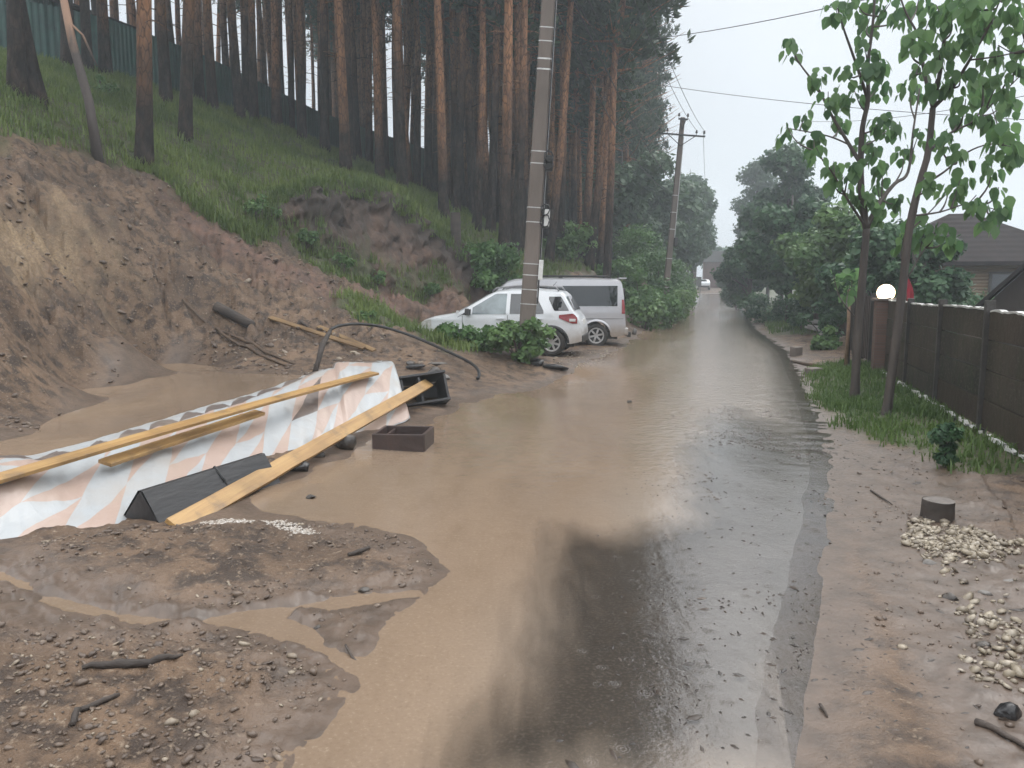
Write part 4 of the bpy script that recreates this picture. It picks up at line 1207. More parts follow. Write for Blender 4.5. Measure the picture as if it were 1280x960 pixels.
# --- silver van
van = car_place("passenger_van", "silver high roofed passenger van with dark side windows parked beyond the white hatchback", "van", (745, 415), 21.7, (-1.55, .78), math.radians(3), .04)
G = CarShape([(-2.38, .40), (-2.37, .70), (-2.35, 1.05), (-2.31, 1.5), (-2.26, 1.82), (-2.22, 1.895), (-2.1, 1.925), (-1.2, 1.955), (0, 1.955), (.75, 1.92), (.95, 1.86), (1.15, 1.72), (1.62, 1.22), (1.75, 1.12), (2.05, 1.04), (2.25, .92), (2.34, .72), (2.38, .42)],
             4.76, .89, (1.35, -1.55), .40, .30, 1.12, .10, .13, .07)
G.body("body", M_silver, van)
for sd_ in (1, -1):
    G.side_patch("side_window", M_glass, van, -2.13, .12, lambda x: 1.16 + .0 * x, 1.72, sd_)
    G.side_patch("front_door_window", M_glass, van, .26, 1.3, 1.13, lambda x: min(1.70, 1.70 - 1.08 * max(0, x - 1.0)), sd_)
    G.side_patch("tail_lamp", M_red, van, -2.34, -2.25, .95, 1.34, sd_, off=.012, nx=3)
    G.side_patch("headlight", M_clearlens, van, 1.95, 2.3, .76, .93, sd_, off=.01, nx=5)
    for xs_ in (.19, -.98, 1.42):
        G.side_patch("door_seam", M_blackpl, van, xs_ - .006, xs_ + .006, .36, 1.12, sd_, off=.004, nx=1, nz=8)
    G.side_patch("trim_line", M_grey, van, -2.3, 1.6, .80, .82, sd_, off=.008, nz=1)
    G.side_patch("sill_trim", M_grey, van, -1.1, .9, .30, .40, sd_, off=.014)
    for w in G.wheels: G.arch(M_silver, van, w, sd_, .05)
    mb = MB(); mb.box((1.2, sd_ * (G.half(1.2, 1.2) + .11), 1.2), (.12, .22, .2), taper=.85); mb.build("side_mirror", M_silver, van, bevel=.02)
    mb = MB(); mb.tube([(-1.95, sd_ * .62, 1.93), (-1.85, sd_ * .63, 1.99), (.3, sd_ * .64, 2.0), (.45, sd_ * .64, 1.93)], .02, 8); mb.build("roof_rail", M_blackpl, van, True)
    for w in G.wheels: wheel(van, w, sd_ * .76, .34, .22, 6, side=sd_)
    mb = MB(); mb.box((-.55, sd_ * .6, 1.97), (.12, .12, .07), taper=.6); mb.build("rack_foot", M_blackpl, van)
    mb = MB(); mb.box((.1, sd_ * .6, 1.97), (.12, .12, .07), taper=.6); mb.build("rack_foot", M_blackpl, van)
G.top_patch("windscreen", M_glass, van, 1.0, 1.6, .86, (.012, .012))
mb = MB(); mb.box((-2.345, 0, 1.42), (.02, 1.3, .48)); mb.build("rear_window", M_glass, van)
mb = MB(); mb.box((-2.28, 0, 1.93), (.22, 1.35, .035)); mb.build("roof_spoiler", M_silver, van, bevel=.01)
mb = MB(); mb.box((0, 0, .32), (4.3, 1.45, .16)); mb.build("underbody", M_blackpl, van)
mb = MB(); mb.box((-2.38, 0, .45), (.14, 1.62, .22)); mb.build("rear_bumper", M_silver, van, bevel=.04)
mb = MB(); mb.box((-2.48, .45, .36), (.10, .5, .14)); mb.box((-2.42, 0, .34), (.05, 1.1, .06)); mb.build("tow_bar", M_blackpl, van, bevel=.01)

# --- far cars
far_car = thing("distant_car", "white saloon car far up the street seen from behind in the mist", "car", (0, 0, 0))
g = at(879, 361.5, 108)
far_car.location = (g[0], g[1], base_z(g[0], g[1])[0]); far_car.rotation_euler = (0, 0, math.radians(78))
Q = CarShape([(-2.2, .42), (-2.18, .75), (-2.1, .98), (-1.7, 1.04), (-1.35, 1.12), (-.75, 1.42), (-.3, 1.46), (.3, 1.42), (.9, 1.05), (1.3, .95), (1.9, .84), (2.1, .65), (2.2, .42)], 4.4, .87, (1.3, -1.3), .36, .28, .98, .3, .12)
Q.body("body", M_white, far_car); Q.top_patch("rear_window", M_glass, far_car, -1.32, -.8, .8, (-.01, .015))
for sd_ in (1, -1):
    Q.side_patch("tail_lamp", M_red, far_car, -2.17, -2.0, .72, .92, sd_, off=.02, nx=3)
    Q.side_patch("side_window", M_glass, far_car, -.95, .8, 1.0, lambda x: 1.36 - .5 * max(0, abs(x + .1) - .4), sd_)
    for w in Q.wheels: wheel(far_car, w, sd_ * .76, .32, .2, 7, side=sd_)
mb = MB(); mb.box((-2.2, 0, .47), (.1, 1.5, .2)); mb.build("bumper", M_blackpl, far_car, bevel=.03)
M_lampon = bpy.data.materials.new("lit_headlamp"); N, L, B = nodes(M_lampon)
B.inputs['Emission Color'].default_value = (1, .97, .9, 1); B.inputs['Emission Strength'].default_value = 14
onc = thing("oncoming_car", "tiny oncoming car with lit headlights at the far end of the street", "car", (0, 0, 0))
g = at(908.5, 350, 135); onc.location = (g[0], g[1], base_z(g[0], g[1])[0]); onc.rotation_euler = (0, 0, math.radians(-100))
Q.body("body", M_blackpl, onc); Q.top_patch("windscreen", M_glass, onc, .35, .88, .8, (.01, .012))
for sd_ in (1, -1):
    mb = MB(); mb.lathe([(0, .02), (.1, .015), (.12, 0)], 14, Matrix.Rotation(math.pi / 2, 3, 'Y'), (2.16, sd_ * .55, .68)); mb.build("headlight", M_lampon, onc)
    for w in Q.wheels: wheel(onc, w, sd_ * .76, .32, .2, 7, side=sd_)

# ------------------------------------------------------------------ utility poles and wires
M_conc = simple("weathered_concrete", (.17, .14, .12), (.115, .095, .08), 2.2, .75, bmp=.5, bscale=25, stretch=(1, 1, .3))
M_strap = simple("pale_steel_strap", (.62, .62, .60), (.45, .45, .44), 12, .4, .3)
M_cable = simple("black_cable", (.012, .012, .013), (.02, .02, .02), 5, .5)
M_pcable = simple("pale_conduit", (.55, .55, .55), (.4, .4, .4), 5, .5)
M_ins = simple("brown_insulator", (.05, .035, .03), (.03, .025, .02), 8, .25)
def pole_frame(base, top):
    d = Vector(top) - Vector(base); L_ = d.length
    z = d.normalized(); x = Vector((1, 0, 0)); y = z.cross(x).normalized(); x = y.cross(z)
    return Matrix((x, y, z)).transposed(), L_
def square_pole(name, label, base, top, w0, w1, extra):
    R3, L_ = pole_frame(base, top)
    o = thing(name, label, "utility pole", tuple(base))
    o.rotation_euler = R3.to_euler()
    mb = MB(); n = 20; V = []; F = []
    for k in range(n + 1):
        t = k / n; w = (w0 + (w1 - w0) * t) / 2; c_ = w * .78
        z = -.3 + (L_ + .3) * t
        V += [(-c_, -w * .8, z), (c_, -w * .8, z), (w, -c_ * .8, z), (w, c_ * .8, z), (c_, w * .8, z), (-c_, w * .8, z), (-w, c_ * .8, z), (-w, -c_ * .8, z)]
    for k in range(n):
        for j in range(8): F.append((k * 8 + j, k * 8 + (j + 1) % 8, k * 8 + 8 + (j + 1) % 8, k * 8 + 8 + j))
    F.append(tuple(n * 8 + j for j in range(8)))
    mb.add(V, F); mb.build("shaft", M_conc, o)
    wz_ = lambda z: w0 + (w1 - w0) * z / L_
    extra(o, L_, wz_); return o
def strap(o, z, w, mat=None, h=.035):
    mb = MB(); V = []; F = []
    for dz, e_ in ((-h / 2, .006), (h / 2, .006)):
        w_ = w / 2 + e_; c_ = w_ * .78
        V += [(-c_, -w_ * .8, z + dz), (c_, -w_ * .8, z + dz), (w_, -c_ * .8, z + dz), (w_, c_ * .8, z + dz), (c_, w_ * .8, z + dz), (-c_, w_ * .8, z + dz), (-w_, c_ * .8, z + dz), (-w_, -c_ * .8, z + dz)]
    for j in range(8): F.append((j, (j + 1) % 8, 8 + (j + 1) % 8, 8 + j))
    mb.add(V, F); return mb.build("steel_strap", mat or M_strap, o)
def crossarm(o, z, n=2, half=.95, y0=0.0):
    mb = MB(); mb.box((0, -.13 + y0, z), (half * 2, .07, .07)); mb.tube([(-half * .6, -.13, z), (0, -.1, z - .5)], .02, 5); mb.tube([(half * .6, -.13, z), (0, -.1, z - .5)], .02, 5); mb.build("crossarm", M_blackpl, o)
    for s_ in (-1, 1):
        for q in ((.95, .62) if n == 2 else (.95,)):
            mb = MB(); mb.lathe([(.012, .0), (.012, .1), (.05, .1), (.06, .14), (.035, .17), (.05, .2), (.03, .24), (0, .25)], 10, None, (s_ * half * q, -.13 + y0, z + .03)); mb.build("insulator", M_ins, o, True)
P1b = at(656, 440, 16.0); P1b[2] = base_z(P1b[0], P1b[1])[0] - .1
P1t = np.array(at(686, -8, 16.0)); P1t = P1b + (P1t - P1b) * 1.32
def ex1(o, L_, wz_):
    def zof(py):
        return (at(656, py, 16)[2] - P1b[2]) / ((P1t - P1b)[2] / L_)
    for py in (36, 53, 75, 88, 190, 205, 260, 278, 330, 344, 362, 380):
        z = zof(py); strap(o, z, wz_(z), None, .02 if py not in (75, 88) else .03)
    for side, r0, mt in ((.06, .018, M_pcable), (.10, .014, M_cable)):
        mb = MB(); pts = []
        for k in range(13):
            z = 1.2 + (L_ - 1.4) * k / 12; w = wz_(z) / 2
            pts.append((w + r0 + .004, -side + .03 * math.sin(k * 1.7), z))
        mb.tube(pts, r0, 6); mb.build("conduit", mt, o, True)
    z = zof(283); w = wz_(z) / 2
    mb = MB(); mb.box((w + .10, -.08, zof(272)), (.11, .10, .34)); mb.build("meter_box", M_plate, o, bevel=.02)
    mb = MB(); mb.box((w + .045, -.16, zof(337)), (.09, .08, .40)); mb.build("cable_cover", M_plate, o, bevel=.01)
    R_ = random.Random(3)
    for py in (196, 205, 262, 276):
        z = zof(py); mb = MB()
        c0 = Vector((wz_(z) / 2 + .06, -.12, z))
        pts = [c0 + Vector((.10 * math.cos(q * .9), .06 * math.sin(q * 1.3), .13 * math.sin(q * .9))) * (.75 + .3 * R_.random()) for q in range(15)]
        mb.tube(pts, .013, 5); mb.build("cable_loop", M_cable, o, True)
        mb = MB(); mb.box((wz_(z) / 2 + .09, -.05, z - .05), (.14, .12, .16)); mb.build("junction_box", M_cable, o, bevel=.01)
    crossarm(o, L_ - .4)
pole1 = square_pole("utility_pole", "near grey concrete utility pole with steel straps, leaning over the white hatchback", P1b, P1t, .335, .235, ex1)
P2b = at(829, 372, 38.0); P2b[2] = base_z(P2b[0], P2b[1])[0] - .1
P2t = np.array(at(853.5, 147, 38.0))
def ex2(o, L_, wz_):
    crossarm(o, L_ - .82, 2, 1.12)
    crossarm(o, L_ - .10, 1, .22)
    for z in (1.8, 3.2, 4.6, 5.4, 6.2): strap(o, z, wz_(z), None, .03)
    mb = MB(); mb.box((.22, -.1, 4.0), (.16, .18, .42)); mb.build("junction_box", M_cable, o, bevel=.02)
    mb = MB(); mb.tube([(.16, -.08, 3.9), (.14, -.08, 6.5), (.12, -.05, L_ - .9)], .02, 5); mb.build("conduit", M_pcable, o)
    mb = MB(); mb.box((-.02, -.2, .62), (.42, .04, .26)); mb.build("number_plate", M_plate, o)
pole2 = square_pole("utility_pole", "leaning concrete utility pole with insulator crossarm standing in bushes beyond the van", P2b, P2t, .31, .2, ex2)
P3b = at(867, 355, 84.0); P3b[2] = base_z(P3b[0], P3b[1])[0] - .1
P3t = at(873.5, 262, 84.0)
def ex3(o, L_, wz_):
    crossarm(o, L_ - .5, 2, 1.0)
    for z in (2.5, 4.5): strap(o, z, wz_(z))
pole3 = square_pole("utility_pole", "faint grey utility pole far up the street in the mist", P3b, P3t, .36, .26, ex3)
def pole_pt(o, x, y, z):
    bpy.context.view_layer.update(); return o.matrix_world @ Vector((x, y, z))
def wire(label, a, b, sag, r=.010):
    a, b = Vector(a), Vector(b); mb = MB()
    pts = [a.lerp(b, t / 24) - Vector((0, 0, sag * 4 * (t / 24) * (1 - t / 24))) for t in range(25)]
    o = thing("power_line", label, "power line", tuple(a)); mb.tube([p - a for p in pts], r, 5); mb.build("wire", M_cable, o, True)
    return o
LP1, LP2, LP3 = (Vector(P1t) - Vector(P1b)).length, (Vector(P2t) - Vector(P2b)).length, (Vector(P3t) - Vector(P3b)).length
for i, (xa, nm) in enumerate(((-.9, "outermost on the wooded side"), (-.59, "second from the wooded side"), (.59, "second from the street side"), (.9, "outermost on the street side"))):
    wire("overhead wire between the near and second utility poles, " + nm, pole_pt(pole1, xa, -.13, LP1 - .15), pole_pt(pole2, xa * 1.18, -.13, LP2 - .57), .55)
wire("thick low cable sagging from the near pole to the side of the second pole", pole_pt(pole1, .0, -.15, LP1 - 1.6), pole_pt(pole2, -.1, -.1, LP2 - 3.1), .5, .016)
a = pole_pt(pole1, -.1, -.15, LP1 - 2.2)
wire("cable running beside the second pole cable at mid height", a, pole_pt(pole2, -.1, -.1, LP2 - 3.5), .9, .013)
for i, xa in enumerate((-1.0, 1.0)):
    wire("wire from the second pole to the far misty pole, " + ("wooded side" if i == 0 else "street side"), pole_pt(pole2, xa, -.13, LP2 - .57), pole_pt(pole3, xa * .9, -.13, LP3 - .3), .7)
wire("thin service wire crossing the white sky above the second pole", at(700, 52, 42), at(1330, -62, 13), .5, .011)
wire("thin service wire crossing the sky level with the pine crowns towards the houses", pole_pt(pole2, .15, -.1, LP2 - .05) + Vector((-6, 3, 3.2)), at(1290, 150, 24), .35, .011)
wire("service wire among the big leaves reaching the brown roofed house", at(990, 150, 40), at(1290, 118, 20), .3, .009)

# far sign, sign post and building
M_rust = simple("dull_red_wall", (.13, .06, .05), (.09, .045, .04), 3, .7)
M_kiosk = simple("pale_grey_board", (.2, .21, .21), (.15, .16, .16), 4, .6)
M_wood_dk = simple("dark_damp_wood", (.05, .04, .034), (.03, .025, .022), 4, .7, bmp=.6, bscale=14, stretch=(1, 1, .2))
g = gbase(904.5, 88); sp_ = thing("round_sign", "small round pale road sign on a dark post at the street's far bend", "road sign", g)
mb = MB(); mb.tube([(0, 0, -.2), (0, 0, 3.4)], .06, 8); mb.build("post", M_blackpl, sp_)
mb = MB(); mb.lathe([(0, .02), (.3, .02), (.32, 0), (.3, -.02), (0, -.02)], 20, Matrix.Rotation(math.pi / 2, 3, 'X'), (0, -.08, 3.5)); mb.build("sign_plate", M_plate, sp_)
mb = MB(); mb.box((0, 0, .3), (.9, .5, .5), taper=.6); mb.build("concrete_foot", M_conc, sp_)
g = gbase(895, 118); bd = thing("far_house", "dull red house wall at the end of the street in the mist", "house", (g[0], g[1], g[2]), (0, 0, -.2))
mb = MB(); mb.box((0, 0, 1.9), (4.4, 4, 3.8)); mb.build("wall", M_rust, bd)
mb = MB(); mb.add([(-2.6, -2.3, 3.75), (2.6, -2.3, 3.75), (2.6, 2.3, 3.75), (-2.6, 2.3, 3.75), (-2.6, 0, 5.4), (2.6, 0, 5.4)], [(0, 1, 5, 4), (2, 3, 4, 5), (0, 4, 3), (1, 2, 5), (0, 3, 2, 1)]); mb.build("roof", M_shedroof, bd)
mb = MB(); mb.box((.8, -2.02, 2.1), (.9, .06, 1.1)); mb.build("window", M_glass, bd)
g = gbase(869, 86); kb = thing("notice_board", "pale grey board standing by the far utility pole in the mist", "board", g)
mb = MB(); mb.box((0, 0, 1.7), (1.0, .12, 1.0)); mb.build("panel", M_kiosk, kb, bevel=.02)
for s_ in (-.4, .4):
    mb = MB(); mb.box((s_, .1, .6), (.08, .08, 1.5)); mb.build("leg", M_grey, kb)
# ------------------------------------------------------------------ tarpaulin over the stacked boards
m = bpy.data.materials.new("patterned_tarpaulin")
N, L, B = nodes(m)
ua = N.new('ShaderNodeAttribute'); ua.attribute_name = 'cloth'
mp = N.new('ShaderNodeSeparateXYZ'); L.new(ua.outputs['Vector'], mp.inputs[0])
T = .50
q = math_(N, L, 'DIVIDE', mp.outputs['Y'], T * .62)
p_ = math_(N, L, 'DIVIDE', mp.outputs['X'], T)
a_ = math_(N, L, 'ADD', p_, math_(N, L, 'MULTIPLY', q, .5))
fa, fb = math_(N, L, 'FRACT', a_), math_(N, L, 'FRACT', q)
tri = math_(N, L, 'GREATER_THAN', math_(N, L, 'ADD', fa, fb), 1.0)
cx = N.new('ShaderNodeCombineXYZ')
L.new(math_(N, L, 'FLOOR', a_), cx.inputs[0]); L.new(math_(N, L, 'FLOOR', q), cx.inputs[1]); L.new(tri, cx.inputs[2])
wnz = N.new('ShaderNodeTexWhiteNoise'); wnz.noise_dimensions = '3D'; L.new(cx.outputs[0], wnz.inputs['Vector'])
W_, P_, D_ = (.39, .41, .42), (.42, .315, .265), (.13, .105, .095)
k5 = math_(N, L, 'ADD', math_(N, L, 'ADD', math_(N, L, 'MULTIPLY', math_(N, L, 'FLOOR', a_), 2.0), math_(N, L, 'MULTIPLY', math_(N, L, 'FLOOR', q), 3.0)), tri)
k5 = math_(N, L, 'FRACT', math_(N, L, 'DIVIDE', math_(N, L, 'ADD', k5, 50.1), 5.0))
cr = N.new('ShaderNodeValToRGB'); cr.color_ramp.interpolation = 'CONSTANT'
el = cr.color_ramp.elements; el[0].position = 0; el[0].color = (*W_, 1); el[1].position = .2; el[1].color = (*P_, 1)
for p5, c5 in ((.4, W_), (.6, P_), (.8, W_)):
    e = el.new(p5); e.color = (*c5, 1)
L.new(k5, cr.inputs[0])
patt = mixc(N, L, math_(N, L, 'GREATER_THAN', wnz.outputs['Value'], .87), cr.outputs[0], D_)
tc = N.new('ShaderNodeTexCoord')
# the back edge of the print is a strip of dark and white triangles
edge = math_(N, L, 'LESS_THAN', mp.outputs['Y'], .46)
z_ = math_(N, L, 'DIVIDE', mp.outputs['X'], .42)
zf = math_(N, L, 'ABSOLUTE', math_(N, L, 'SUBTRACT', math_(N, L, 'FRACT', z_), .5))
eb = math_(N, L, 'LESS_THAN', math_(N, L, 'MULTIPLY', zf, 2.0), math_(N, L, 'DIVIDE', math_(N, L, 'SUBTRACT', mp.outputs['Y'], .12), .34))
ecol = mixc(N, L, eb, W_, D_)
col = mixc(N, L, edge, patt, ecol)
gr_ = noise(N, L, 2.2, 5, tc.outputs['Object'])
col = mixc(N, L, mrange(N, L, gr_, .48, .75, 0, .45), col, (.36, .29, .22))
L.new(col, B.inputs['Base Color']); B.inputs['Roughness'].default_value = .38; B.inputs['Coat Weight'].default_value = .15
w1 = noise(N, L, 7, 4, tc.outputs['Object'], .5, 1.2, (1, 1, 1)); w2 = noise(N, L, 22, 3, tc.outputs['Object'], .5, .6, (1, .6, 1))
bump(N, L, B, math_(N, L, 'ADD', w1, math_(N, L, 'MULTIPLY', w2, .3)), .26, .03)
M_tarp = m
# spine of the heap: back edge (B) and front edge (Fr) points down its length
backs = [(-5.2, 2.6, .26), (-4.5, 4.3, .30), *[tuple(at(*q)) for q in ((-4, 588, 5.75), (130, 549, 7.3), (260, 510, 8.9), (400, 474, 11.0), (478, 461, 12.05))]]
fronts = [(-4.1, 2.2, .05), (-3.65, 3.5, .05), *[tuple(on_plane(px, py, z)) for px, py, z in ((0, 692, .03), (150, 660, .03), (300, 598, .03), (420, 556, .02), (512, 522, .06))]]
backs, fronts = np.array(backs), np.array(fronts)
def along(P, t):
    k = np.linspace(0, 1, len(P)); return np.stack([np.interp(t, k, P[:, j]) for j in range(3)], -1)
ns, nt_ = 260, 44
AX = (backs[-1] + fronts[-1] - backs[0] - fronts[0])[:2]; AX = AX / np.linalg.norm(AX)
ts = np.linspace(0, 1, ns); V = []; UVc = []
ln_acc = 0; prev = None
for i, t in enumerate(ts):
    Bk, Fr = along(backs, t), along(fronts, t)
    mid = (Bk + Fr) / 2
    if prev is not None: ln_acc += np.linalg.norm(mid - prev)
    prev = mid
    hgt = .13 + .06 * math.sin(t * 9) + .03 * math.sin(t * 23 + 1)
    if t > .86: hgt += .06
    prof = [(0, -.02), (.04, .04), (.12, hgt * .6), (.26, hgt), (.42, hgt * 1.08), (.58, hgt * 1.05), (.76, hgt * .72), (.92, hgt * .28), (1.0, -.03)]
    pk = np.array(prof); row = []
    for j in range(nt_):
        w = j / (nt_ - 1)
        off = np.interp(w, pk[:, 0], pk[:, 1])
        p = Bk * (1 - w) + Fr * w
        top_z = Bk[2] * (1 - sstep(.40, 1.0, w)) + Fr[2] * sstep(.40, 1.0, w)
        row.append([p[0], p[1], top_z + off])
    row = np.array(row)
    along_row = row[:, :2] @ AX
    s_ = np.r_[0, np.cumsum(np.linalg.norm(np.diff(row, axis=0), axis=1))]
    V.append(row); UVc += [(ln_acc, 1.25 * j / (nt_ - 1)) for j in range(nt_)]
V = np.concatenate(V); UVc = np.array(UVc)
wr_ = fbm(UVc[:, 0] * 2.6, UVc[:, 1] * 1.6, 3, 91) * .022 + np.abs(fbm(UVc[:, 0] * 5.5 + 1.5 * UVc[:, 1], UVc[:, 1] * 2.0, 3, 93)) * .022
edgew = np.tile(np.minimum(1, np.minimum(np.arange(nt_), np.arange(nt_)[::-1]) / 5.0), ns)
V[:, 2] += wr_ * (edgew * .9 + .1)
V[:, :2] += np.c_[fbm(UVc[:, 0] * 3, UVc[:, 1] * 3, 3, 95), fbm(UVc[:, 0] * 3, UVc[:, 1] * 3, 3, 96)] * .03
# scalloped front hem
hem = np.tile(sstep(.80, 1.0, np.linspace(0, 1, nt_)), ns)
dirn = np.repeat(np.stack([along(fronts, t) - along(backs, t) for t in ts]), nt_, 0); dirn[:, 2] = 0
V += dirn * (hem * .10 * fbm(UVc[:, 0] * 1.6, UVc[:, 0] * 0, 3, 97))[:, None]
V[:, 2] += hem * .04 * np.maximum(0, fbm(UVc[:, 0] * 2.2, UVc[:, 0] * 0 + 3, 2, 98))
i = (np.arange(ns - 1)[:, None] * nt_ + np.arange(nt_ - 1)[None]).ravel()
tm = npmesh("tarpaulin", V, np.c_[i, i + nt_, i + nt_ + 1, i + 1])
ca = tm.attributes.new("cloth", 'FLOAT_VECTOR', 'POINT'); ca.data.foreach_set("vector", np.c_[UVc, UVc[:, :1] * 0].astype(np.float32).ravel())
tarp = link("tarpaulin", tm, M_tarp, smooth=True)
sol = tarp.modifiers.new("thickness", 'SOLIDIFY'); sol.thickness = .004
tag(tarp, "long white and pink patterned tarpaulin laid over the low heap in the mud", "tarpaulin")
def tarp_z(x, y):
    d = (V[:, 0] - x) ** 2 + (V[:, 1] - y) ** 2; k = np.argsort(d)[:6]; return float(V[k, 2].max())

def wood(name, c1, c2, knot=(.16, .07, .025)):
    m = bpy.data.materials.new(name); N, L, B = nodes(m)
    tc = N.new('ShaderNodeTexCoord'); oc = tc.outputs['Object']
    g1 = noise(N, L, 6, 5, oc, .6, 1.2, (.12, 2.2, 2.2)); g2 = noise(N, L, 30, 4, oc, .6, 0, (.06, 2, 2)); g3 = noise(N, L, 1.6, 4, oc)
    c = mixc(N, L, mrange(N, L, g1, .35, .65), c1, c2); c = mixc(N, L, mrange(N, L, g2, .5, .75, 0, .5), c, knot)
    c = mixc(N, L, mrange(N, L, g3, .45, .7, 0, .75), c, tuple(x * .5 for x in c2)); g4 = noise(N, L, 3.2, 6, oc, .7); c = mixc(N, L, mrange(N, L, g4, .55, .7, 0, .7), c, (.16, .11, .07))
    vo = N.new('ShaderNodeTexVoronoi'); vo.inputs['Scale'].default_value = 1.9; mpv = N.new('ShaderNodeMapping'); mpv.inputs['Scale'].default_value = (.8, 2.2, 2.2)
    L.new(oc, mpv.inputs[0]); L.new(mpv.outputs[0], vo.inputs['Vector'])
    c = mixc(N, L, mrange(N, L, vo.outputs['Distance'], .05, .11, .85, 0), c, knot)
    L.new(c, B.inputs['Base Color']); B.inputs['Roughness'].default_value = .42
    bump(N, L, B, g2, .35, .01); return m
M_plank = wood("wet_yellow_pine", (.46, .29, .115), (.36, .21, .08))
M_plank2 = wood("dirty_yellow_board", (.27, .18, .09), (.16, .10, .05))
M_dkplank = simple("black_stained_wood", (.018, .018, .02), (.034, .032, .032), 2.5, .45, bmp=.3, bscale=20, stretch=(.2, 1, 1))
M_brownbox = simple("dark_brown_wood", (.065, .042, .036), (.04, .028, .026), 4, .4, bmp=.3, bscale=20)
def plank(label, a, b, w, th, tilt, mat, name="plank", cat="plank", sag=0.0):
    a, b = Vector(a), Vector(b); d = b - a; R3 = ortho(d) @ Matrix.Rotation(tilt, 3, 'X')
    n = 14; mb = MB(); V = []; F = []
    rr = random.Random(hash(label) % 1000 if False else len(label))
    for k in range(n + 1):
        x = d.length * k / n; s_ = -sag * 4 * (k / n) * (1 - k / n); j = rr.uniform(-.003, .003)
        V += [(x, -w / 2 + j, s_), (x, w / 2 + j, s_), (x, w / 2 + j, s_ + th), (x, -w / 2 + j, s_ + th)]
    for k in range(n):
        for j in range(4): F.append((k * 4 + j, k * 4 + (j + 1) % 4, k * 4 + 4 + (j + 1) % 4, k * 4 + 4 + j))
    F += [(3, 2, 1, 0), (n * 4, n * 4 + 1, n * 4 + 2, n * 4 + 3)]
    mb.add(V, F); o = mb.build(name, mat, None, bevel=.004)
    o.location = a; o.rotation_euler = R3.to_euler()
    return tag(o, label, cat)
def on_tarp(px, py, dz=.02):
    """Where a pixel of the photograph meets the top of the tarpaulin."""
    r = ray(px, py); tt = np.linspace(3.5, 13, 400); best = None
    for t in tt:
        p = CAMP + r * t
        if p[2] < tarp_z(p[0], p[1]) + dz: return p
    return p
pa = on_tarp(16, 603); pb = on_tarp(468, 471); dv = pb - pa
pa0 = pa - dv * .10
plank("long yellow plank laid along the top of the tarpaulin, reaching towards the camera", pa0 + [0, 0, .035], pb + [0, 0, .035], 0.135, .03, .12, M_plank, sag=-.02)
qa = on_tarp(122, 585); qb = on_tarp(318, 522)
plank("shorter yellow plank beside the long one on the tarpaulin", qa + [0.07, -.03, .03], qb + [.07, -.03, .045], .13, .032, .2, M_plank)
c1 = on_plane(216, 661, .03); c2 = at(535, 480, 10.9)
plank("yellow plank leaning along the front of the heap up onto the black box", c1, c2, .15, .038, .62, M_plank)

# black three sided trough at the front of the heap
A, Bb = on_plane(203, 664, .0), on_plane(352, 607, .0)
d = Vector(Bb) - Vector(A); R3 = ortho(d)
ln_ = d.length; mb = MB()
prof = [(0.0, 0.0), (-.02, .0), (.15, .27), (.19, .27), (.38, .02), (.36, 0.0), (.17, .24)]
Vv = [(x, y, z) for x in (0, ln_) for y, z in prof]; k = len(prof)
Ff = [(j, (j + 1) % k, k + (j + 1) % k, k + j) for j in range(k)]
mb.add(Vv, Ff); mb.add([(0.0, y, z) for y, z in ((-.02, 0), (.17, .27), (.38, 0))], [(0, 1, 2)]); mb.add([(.02, y, z) for y, z in ((-.02, 0), (.17, .27), (.38, 0))], [(0, 2, 1)])
tr_ = thing("wooden_trough", "black upturned wooden trough half under the tarpaulin hem by the leaning plank", "trough", tuple(Vector(A) + Vector((-.02, .02, 0))), R3.to_euler())
mb.build("board", M_dkplank, tr_)
mb = MB(); mb.tube([(ln_ * .55, .165, .285), (ln_ * .56, .09, .19), (ln_ * .57, .07, .13)], .011, 6); mb.build("rope_end", M_cable, tr_)
# black open box at the far end of the heap
P0 = Vector(at(527, 498, 11.0)); P0.z = .20
bx = thing("plank_box", "black open ended plank box tipped over under the far end of the tarpaulin", "box", tuple(P0), (math.radians(-20), math.radians(-6), math.radians(20)))
for c_, s_ in (((0, 0, .21), (.66, .62, .035)), ((0, 0, -.19), (.66, .62, .035))):
    mb = MB(); mb.box(c_, s_); mb.build("side_board", M_dkplank, bx, bevel=.005)
mb = MB(); mb.box((0, .27, 0), (.62, .035, .36)); mb.build("back_board", M_dkplank, bx, bevel=.005)
for x_ in (-.31, -.06, .31):
    mb = MB(); mb.box((x_, -.02, 0), (.035, .54, .36)); mb.build("end_board", M_dkplank, bx, bevel=.005)
mb = MB(); mb.box((.10, .24, -.03), (.36, .03, .012)); mb.build("batten", M_blackpl, bx)
# brown square frame lying in the water
c_ = on_plane(505, 556, 0); fr = thing("square_planter", "square brown bottomless wooden box standing in the flood water", "planter", tuple(c_), (0, 0, math.radians(-6)))
for x_, y_, sx_, sy_ in ((0, -.25, .56, .035), (0, .25, .56, .035), (-.265, 0, .035, .465), (.265, 0, .035, .465)):
    mb = MB(); mb.box((x_, y_, .06), (sx_, sy_, .21)); mb.build("side_board", M_brownbox, fr, bevel=.006)
mb = MB(); mb.box((0, 0, .02), (.50, .47, .02)); mb.build("silt_fill", simple("wet_silt", (.10, .07, .05), (.07, .05, .035), 8, .3, bmp=.5), fr)
mb = MB(); mb.box((-.16, 0, .075), (.02, .46, .12)); mb.build("divider_board", M_brownbox, fr)

